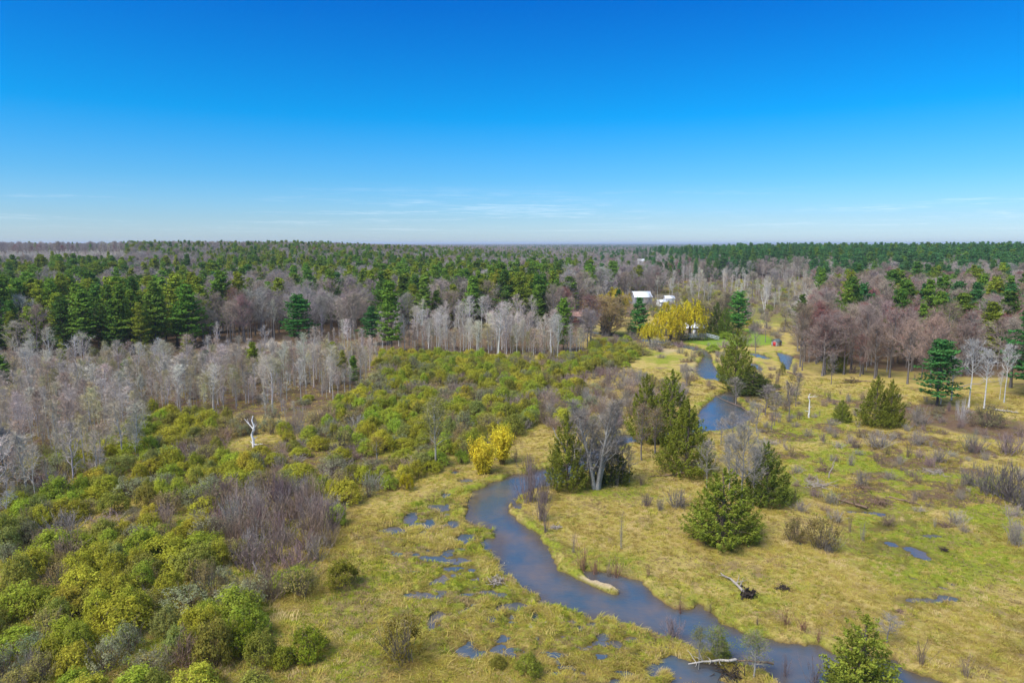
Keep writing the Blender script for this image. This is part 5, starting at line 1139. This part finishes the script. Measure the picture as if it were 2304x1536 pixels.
for i, a in enumerate([(1762, 1325, 14, 9, 'small dark brush heap on the tan grass', M_ROOT), (1985, 1130, 26, 10, 'brown brush heap between two fallen logs', M_BRN), (1855, 1060, 20, 14, 'pale brush heap at the leaning grey stem', M_BRN), (1940, 1100, 24, 9, 'low brush heap under the small grey bush', M_BRN),
                       (2128, 1180, 18, 8, 'brown brush heap on a tan patch of the meadow', M_BRN), (2125, 1235, 8, 6, 'tiny dark brush heap in the grass', M_ROOT), (2024, 1376, 8, 5, 'tiny rusty brush heap by the meadow puddles', M_BRN), (1545, 815, 18, 9, 'brown driftwood heap on the upper stream bank', M_BRN), (1555, 835, 12, 8, 'bleached driftwood heap on the upper stream bank', M_LOG),
                       (1250, 1190, 12, 9, 'grey driftwood heap at the stream bend', M_LOG), (1128, 1262, 16, 8, 'driftwood heap where the marsh meets the stream', M_LOG), (1150, 1242, 7, 7, 'small dark heap at the marsh edge', M_BRN), (1915, 862, 14, 16, 'dark root heap at the maple wood edge', M_ROOT), (1650, 1512, 44, 12, 'dark tangle of roots under the islet log', M_ROOT),
                       (1840, 1092, 30, 7, 'pale stick heap in the upper meadow', M_LOG), (2100, 1065, 24, 8, 'bleached stick heap near the dark brush mass', M_LOG), (780, 1010, 20, 7, 'grey stick heap in the rusty brush', M_LOG), (1120, 1310, 20, 7, 'grey stick mat on the marsh edge', M_LOG)]):
    brush_heap(*a, seed=40 + i)

# ------------------------------------------------------------------ buildings, deck, vehicles
M_WROOF = plain('white_metal_roof', (.80, .82, .84), .45, var=.05, scale=1.5); M_GWALL = plain('grey_siding', (.27, .28, .30), .8); M_WWALL = plain('white_siding', (.74, .75, .76), .7, var=.06); M_MAROON = plain('maroon_siding', (.16, .065, .055), .85)
M_PROOF = plain('faded_red_roof', (.42, .24, .20), .8, var=.2, scale=2); M_TRIM = plain('pale_trim', (.72, .66, .58), .7); M_DARK = plain('dark_glass', (.02, .025, .03), .15, spec=.6); M_RED = plain('red_door', (.48, .035, .035), .6); M_GSH = plain('grey_green_shingle', (.10, .125, .13), .85, var=.25)
M_GREYW = plain('weathered_boards', (.30, .29, .28), .9); M_WHITE = plain('white_paint', (.80, .80, .79), .6, var=.05); M_BROOF = plain('brown_roof', (.24, .12, .08), .85, var=.2); M_DECK = plain('deck_boards', (.40, .36, .31), .85); M_TANW = plain('tan_siding', (.45, .36, .26), .85)
M_CAR = plain('dark_car_paint', (.018, .022, .03), .25, spec=.6); M_CARG = plain('silver_car_paint', (.45, .47, .5), .3, .4); M_TYRE = plain('tyre_rubber', (.02, .02, .02), .9); M_RIM = plain('wheel_rim', (.45, .45, .46), .35, .8); M_LAMP = plain('lamp_glass', (.7, .7, .66), .15, spec=.6)
def part(name, B, mat, parent): return link(name, B.mesh(name, [mat]), parent)
def house(name, label, cat, px, by, W, D, hw, hr, rot, wall, roof, door=None, wins=(), over=.35, trim=M_TRIM, chimney=False):
    X, Y = G(px, by); e = thing(name, label, cat, (X, Y, float(ground_z(np.array([X]), np.array([Y]), False)[0]) - .05), rot)
    b = Buf(); x, y = W / 2, D / 2                 # ridge runs along local x
    V = [(-x, -y, -.3), (x, -y, -.3), (x, y, -.3), (-x, y, -.3), (-x, -y, hw), (x, -y, hw), (x, y, hw), (-x, y, hw), (-x, 0, hw + hr - .03), (x, 0, hw + hr - .03)]
    b.add(V, F4=[(0, 1, 5, 4), (1, 2, 6, 5), (2, 3, 7, 6), (3, 0, 4, 7)], F3=[(5, 6, 9), (7, 4, 8)]); part('wall', b, wall, e)
    sl = hr / y; o = over; th = .10
    rf = None
    for s in (-1, 1):
        q = Buf(); y1 = s * (y + o); z1 = hw - sl * o; P = [(-x - o, 0, hw + hr + .02), (x + o, 0, hw + hr + .02), (x + o, y1, z1 + .02), (-x - o, y1, z1 + .02)]
        V = P + [(a, c, d + th) for a, c, d in P]; q.add(V, F4=[(0, 1, 2, 3), (7, 6, 5, 4), (0, 4, 5, 1), (1, 5, 6, 2), (2, 6, 7, 3), (3, 7, 4, 0)]); rf = part('roof', q, roof, e)
        q = Buf()
        for k in range(int((W + 2 * o) / .6) + 1):   # standing seams
            xx = -x - o + .03 + k * .6
            if xx > x + o - .03: break
            q.add([(xx - .02, 0, hw + hr + .12), (xx + .02, 0, hw + hr + .12), (xx + .02, y1, z1 + .12), (xx - .02, y1, z1 + .12), (xx - .02, 0, hw + hr + .16), (xx + .02, 0, hw + hr + .16), (xx + .02, y1, z1 + .16), (xx - .02, y1, z1 + .16)], F4=[(4, 5, 6, 7), (0, 4, 7, 3), (1, 2, 6, 5), (3, 7, 6, 2)])
        part('seam', q, roof, rf)
    for cx in (-x, x):
        for c_y in (-y, y): part('corner_board', Buf().box((cx - .07, c_y - .07, -.3), (cx + .07, c_y + .07, hw - .02)), trim, e)
    if door:
        side, p, w, h, m = door
        if side == 'f': d_ = part('door', Buf().box((p - w / 2, -y - .05, 0), (p + w / 2, -y + .02, h)), m, e); part('handle', Buf().box((p + w * .36, -y - .1, h * .45), (p + w * .42, -y - .05, h * .5)), M_DARK, d_)
        else: d_ = part('door', Buf().box((-x - .05, p - w / 2, 0), (-x + .02, p + w / 2, h)), m, e); part('handle', Buf().box((-x - .1, p + w * .36, h * .45), (-x - .05, p + w * .42, h * .5)), M_DARK, d_)
    for side, p, z0, w, h in wins:
        if side == 'f': wn_ = part('window', Buf().box((p - w / 2 - .08, -y - .04, z0 - .08), (p + w / 2 + .08, -y + .01, z0 + h + .08)), M_WHITE, e); part('pane', Buf().box((p - w / 2, -y - .055, z0), (p + w / 2, -y - .035, z0 + h)), M_DARK, wn_)
        else: wn_ = part('window', Buf().box((-x - .04, p - w / 2 - .08, z0 - .08), (-x + .01, p + w / 2 + .08, z0 + h + .08)), M_WHITE, e); part('pane', Buf().box((-x - .055, p - w / 2, z0), (-x - .035, p + w / 2, z0 + h)), M_DARK, wn_)
    if chimney: part('chimney', Buf().box((x * .4, .2, hw), (x * .4 + .6, .8, hw + hr + .9)), M_BROOF, e)
    return e
house('barn', 'barn with bright white metal roof and grey walls among bare trees', 'barn', 1442, 684, 9.0, 8.5, 4.0, 2.6, .12, M_GWALL, M_WROOF, ('f', 1.5, 2.6, 2.8, M_GREYW), [('f', -2.5, 1.4, 1.0, 1.0), ('s', 0, 1.4, 1.0, 1.0)], trim=M_GWALL)
house('shed', 'low white roofed shed beside the taller white outbuilding', 'shed', 1487, 688, 3.6, 4.2, 2.2, 1.0, .1, M_WWALL, M_WROOF, ('f', 0, 1.0, 1.9, M_GREYW), trim=M_WHITE)
house('outbuilding', 'white outbuilding with flat-looking white roof above the golden willows', 'shed', 1505, 684, 4.6, 4.4, 3.2, 1.2, .08, M_WWALL, M_WROOF, ('f', 1, 1.0, 2.0, M_GREYW), [('f', -1, 1.2, .8, .8)], trim=M_WHITE)
house('cabin', 'maroon cabin with faded red roof behind the narrow spruce', 'cabin', 1302, 724, 7.2, 5.6, 2.6, 1.5, -.55, M_MAROON, M_PROOF, ('s', .6, 1.0, 2.0, M_TRIM), [('f', -1.6, 1.0, .9, .9), ('f', 1.4, 1.0, .9, .9)])
house('cottage', 'white roofed cottage half hidden under the golden willows', 'cottage', 1546, 752, 9.5, 6.0, 2.7, 1.7, .05, M_TANW, M_WROOF, ('f', 1.5, 1.0, 2.0, M_WHITE), [('f', -2.6, .9, 1.2, 1.1), ('f', 3.4, .9, 1.2, 1.1), ('s', 0, .9, 1.2, 1.1)], chimney=True)
house('garden_shed', 'little grey shed with red door and dark green roof on the lawn edge', 'shed', 1747, 778, 2.3, 1.9, 1.35, .75, .62, M_GREYW, M_GSH, ('s', 0, .95, 1.35, M_RED), trim=M_GREYW, over=.12)
house('brown_shed', 'shed with rusty brown roof behind the bare aspens', 'shed', 1178, 716, 5.0, 4.0, 2.2, 1.2, .2, M_TANW, M_BROOF, ('f', 1, 1.0, 1.9, M_BRN), [('f', -1.2, 1.0, .8, .8)])
house('brown_shed', 'smaller rusty roofed shed beside the pale path behind the aspens', 'shed', 1196, 724, 3.2, 3.0, 1.8, .9, -.1, M_TANW, M_BROOF, ('f', .4, .9, 1.7, M_BRN))
house('farmhouse', 'far pale house alone in the flat leafless wood', 'house', 1444, 597, 12.0, 8.0, 4.5, 2.8, .1, M_WWALL, M_WROOF, ('f', 0, 1.1, 2.1, M_MAROON), [('f', -3.5, 1.2, 1.2, 1.4), ('f', 3.5, 1.2, 1.2, 1.4)])
def deck():
    X, Y = G(1558, 764); e = thing('raised_deck', 'raised deck with white railing and ramp beside the cottage', 'deck', (X, Y, gz1(X, Y)), .02)
    L, Dp, h = 9.0, 3.0, 1.15
    for k in range(15): part('plank', Buf().box((-L / 2, -Dp / 2 + k * .2, h - .05), (L / 2, -Dp / 2 + k * .2 + .185, h)), M_DECK, e)
    for k in range(7):
        for yy in (-Dp / 2 + .1, Dp / 2 - .1): part('post', Buf().box((-L / 2 + .1 + k * (L - .3) / 6, yy - .06, -.3), (-L / 2 + .24 + k * (L - .3) / 6, yy + .06, h - .055)), M_GREYW, e)
    for k in range(10): part('rail_post', Buf().box((-L / 2 + .05 + k * (L - .2) / 9, -Dp / 2 - .06, h - .1), (-L / 2 + .17 + k * (L - .2) / 9, -Dp / 2 - .005, h + 1.0)), M_WHITE, e)
    for z in (.12, .42, .70, .98): part('rail', Buf().box((-L / 2, -Dp / 2 - .10, h + z), (L / 2, -Dp / 2 - .065, h + z + .10)), M_WHITE, e)
    part('skirt', Buf().box((-L / 2, -Dp / 2 - .04, h - .3), (L / 2, -Dp / 2 - .004, h - .11)), M_WHITE, e)
    R0, R1 = L / 2, L / 2 + 4.2
    rp = part('ramp', Buf().add([(R0, -1.4, h - .1), (R1, -1.4, -.02), (R1, 0, -.02), (R0, 0, h - .1), (R0, -1.4, h), (R1, -1.4, .08), (R1, 0, .08), (R0, 0, h)], F4=[(0, 3, 2, 1), (4, 5, 6, 7), (0, 1, 5, 4), (1, 2, 6, 5), (2, 3, 7, 6), (3, 0, 4, 7)]), M_WHITE, e)
    for yy in (-1.47, .03):
        for z in (.45, .95): part('ramp_rail', Buf().add([(R0, yy, h + z - .1), (R1, yy, z), (R1, yy + .05, z), (R0, yy + .05, h + z - .1), (R0, yy, h + z + .02), (R1, yy, .12 + z), (R1, yy + .05, .12 + z), (R0, yy + .05, h + z + .02)], F4=[(0, 3, 2, 1), (4, 5, 6, 7), (0, 1, 5, 4), (1, 2, 6, 5), (2, 3, 7, 6), (3, 0, 4, 7)]), M_WHITE, rp)
        for k in range(4):
            t = (k + .5) / 4; zz = h * (1 - t); part('ramp_post', Buf().box((R0 + 4.2 * t - .05, yy + .055, zz - .2), (R0 + 4.2 * t + .05, yy + .12, zz + 1.02)), M_WHITE, rp)
deck()
def vehicle(name, label, cat, px, by, rot, paint, L=5.0, W=1.85, prof=None, cab=(-.4, 1.1)):
    X, Y = G(px, by); e = thing(name, label, cat, (X, Y, float(ground_z(np.array([X]), np.array([Y]), False)[0])), rot); x = L / 2
    prof = prof or [(-x, .45), (-x, 1.0), (-.5, 1.05), (-.35, 1.75), (.85, 1.78), (1.35, 1.12), (x - .1, 1.02), (x, .8), (x, .45)]
    n = len(prof); V = [(a, -W / 2, b) for a, b in prof] + [(a, W / 2, b) for a, b in prof]; q = Buf(); q.add(V, F4=[(i, (i + 1) % n, (i + 1) % n + n, i + n) for i in range(n)])
    f = [(0, i, i + 1) for i in range(1, n - 1)]; q.add([], ) if False else None
    q.F3.append(np.array([(c, b_, a) for a, b_, c in f] + [(a + n, b_ + n, c + n) for a, b_, c in f])); part('body', q, paint, e)
    for s in (-1, 1): part('side_window', Buf().box((cab[0] + .1, s * (W / 2 + .012) - .012, 1.15), (cab[1] - .25, s * (W / 2 + .012) + .012, 1.62)), M_DARK, e)
    part('windscreen', Buf().add([(.95, -.8, 1.72), (.95, .8, 1.72), (1.38, .8, 1.16), (1.38, -.8, 1.16)], F4=[(0, 1, 2, 3)]), M_DARK, e); part('rear_window', Buf().box((-.47, -.75, 1.2), (-.43, .75, 1.62)), M_DARK, e)
    for sx in (-.31, .31):
        for s in (-1, 1):
            a = np.arange(14) * 2 * pi / 14; c = np.array([sx * L, s * W / 2, .36]); ring = np.stack([np.cos(a) * .36, np.zeros(14), np.sin(a) * .36], 1)
            V = np.concatenate([c + ring + [0, -.12, 0], c + ring + [0, .12, 0]]); i = np.arange(14); j = (i + 1) % 14; b2 = Buf().add(V, F4=np.stack([i, j, j + 14, i + 14], 1)); b2.add(np.concatenate([V, [c + [0, -.12, 0], c + [0, .12, 0]]]), F3=np.concatenate([np.stack([j, i, np.full(14, 28)], 1), np.stack([i + 14, j + 14, np.full(14, 29)], 1)]))
            w_ = part('wheel', b2, M_TYRE, e); V2 = np.concatenate([c + ring * .6 + [0, s * .13, 0], [c + [0, s * .15, 0]]]); part('rim', Buf().add(V2, F3=np.stack([i, j, np.full(14, 14)], 1)), M_RIM, w_)
    for s in (-1, 1): part('headlight', Buf().box((x - .02, s * .65 - .16, .72), (x + .03, s * .65 + .16, .90)), M_LAMP, e)
    part('bumper', Buf().box((x + .0, -W / 2 + .05, .42), (x + .12, W / 2 - .05, .62)), M_RIM, e)
vehicle('parked_pickup', 'dark pickup parked under the pines at the sandy clearing', 'pickup', 488, 728, -1.2, M_CAR)
vehicle('parked_car', 'small silver car parked behind the bare aspens', 'car', 931, 731, -.6, M_CARG, L=4.2, prof=[(-2.1, .45), (-2.1, .95), (-1.5, 1.05), (-.9, 1.5), (.6, 1.52), (1.2, 1.05), (2.0, .95), (2.1, .75), (2.1, .45)], cab=(-.8, .9))

# ------------------------------------------------------------------ grass
def build_grass():
    rng = np.random.default_rng(77)
    tan = [(.50, .375, .12), (.44, .32, .09), (.58, .44, .20), (.42, .345, .065)]; grn = [(.25, .29, .028), (.32, .335, .034), (.19, .235, .024)]; gold = [(.46, .40, .05), (.33, .235, .115)]
    protos = [(tuft(400 + i, n=26, h=.36, spread=.75, w=.026, flat=.95, lay=.85).mesh('grass_tuft', [fixed(M_GRASS, c)]), c) for i, c in enumerate(tan)] + [(tuft(420 + i, n=18, h=.27, spread=.5, w=.028, flat=.4).mesh('grass_tuft', [fixed(M_GRASS, c)]), c) for i, c in enumerate(grn + gold)]
    n = 190000
    # even in the picture's terms: more tufts close by
    d = 42 * (175 / 42) ** (rng.random(n) ** .85); a = rng.uniform(-.90, .90, n); x, y = d * np.sin(a), d * np.cos(a)
    keep = ~(inside('aspen', x, y) & (rng.random(n) < .6)) & ~(inside('maple', x, y) & (rng.random(n) < .75)); x, y, d = x[keep], y[keep], d[keep]
    z = ground_z(x, y); k2 = z - hill(x, y) > .10
    for P, _, w in SANDS: k2 &= ~pip(poly(P), x, y)
    for P, q_, w in LITTERS[:2]: k2 &= ~(pip(poly(P), x, y) & (rng.random(len(x)) < .93))
    x, y, z, d = x[k2], y[k2], z[k2], d[k2]
    n1 = fbm(x / 9, y / 9, 40, 3); g = np.zeros_like(x)
    for P, s, w in GREENS: Pp = poly(P); g = np.maximum(g, s * smooth(-w, w, edge_dist(Pp, x, y) * np.where(pip(Pp, x, y), 1, -1) + (n1 - .5) * w * 2))
    g = np.maximum(g, smooth(1.6, .4, stream_sd(x, y)) * .55)
    pg = np.where(pip(MARSH, x, y) | (x < 0), .34, .10) + .62 * g + 1.2 * (fbm(x / 2.8, y / 2.8, 51, 3) - .5) + 1.3 * (fbm(x / 12, y / 12, 52, 2) - .5)
    isg = rng.random(len(x)) < pg
    marsh = pip(MARSH, x, y); u = rng.random(len(x))
    pt = np.clip(.62 * u + .75 * (fbm(x / 4.5, y / 3.2, 57, 3) - .2) - .05, 0, .999); idx = np.where(isg, 4 + np.minimum((u * 4).astype(int), 3), np.array([1, 3, 0, 2])[(pt * 4).astype(int)]); idx = np.where((fbm(x / 5, y / 3.2, 58, 3) + .25 * (u - .5) > .60) & (rng.random(len(x)) < .8), 8, idx)
    s = (np.clip(rng.lognormal(-.25, .35, len(x)), .35, 1.9) * (1 + (d - 46) / 150)) * np.where(marsh | (y < 75) & (x < 0), 1.0, .62)
    scatter('marsh_grass', 'matted tan and green grass covering marsh and meadow', 'grass', protos, np.stack([x, y, z], 1), fbm(x / 3.2, y / 3.2, 71, 2) * 14 + rng.normal(size=len(x)) * .5, np.stack([s, s, s * rng.uniform(.35, 1, len(x))], 1), idx)
build_grass()

# ------------------------------------------------------------------ air: far things fade to blue
def build_haze():
    m = bpy.data.materials.new('thin_air'); m.use_nodes = True; nt = m.node_tree; nt.nodes.clear()
    o = nt.nodes.new('ShaderNodeOutputMaterial'); v = nt.nodes.new('ShaderNodeVolumePrincipled'); v.inputs['Color'].default_value = (.80, .88, 1.0, 1); v.inputs['Density'].default_value = 1.0e-4; v.inputs['Anisotropy'].default_value = .2
    nt.links.new(v.outputs[0], o.inputs['Volume'])
    b = Buf().box((-31000, -31000, -3.0), (31000, 31000, 46.0)); tag(link('haze', b.mesh('haze', [m])), 'thin blue haze over the far forest', 'haze', kind='stuff')
build_haze()
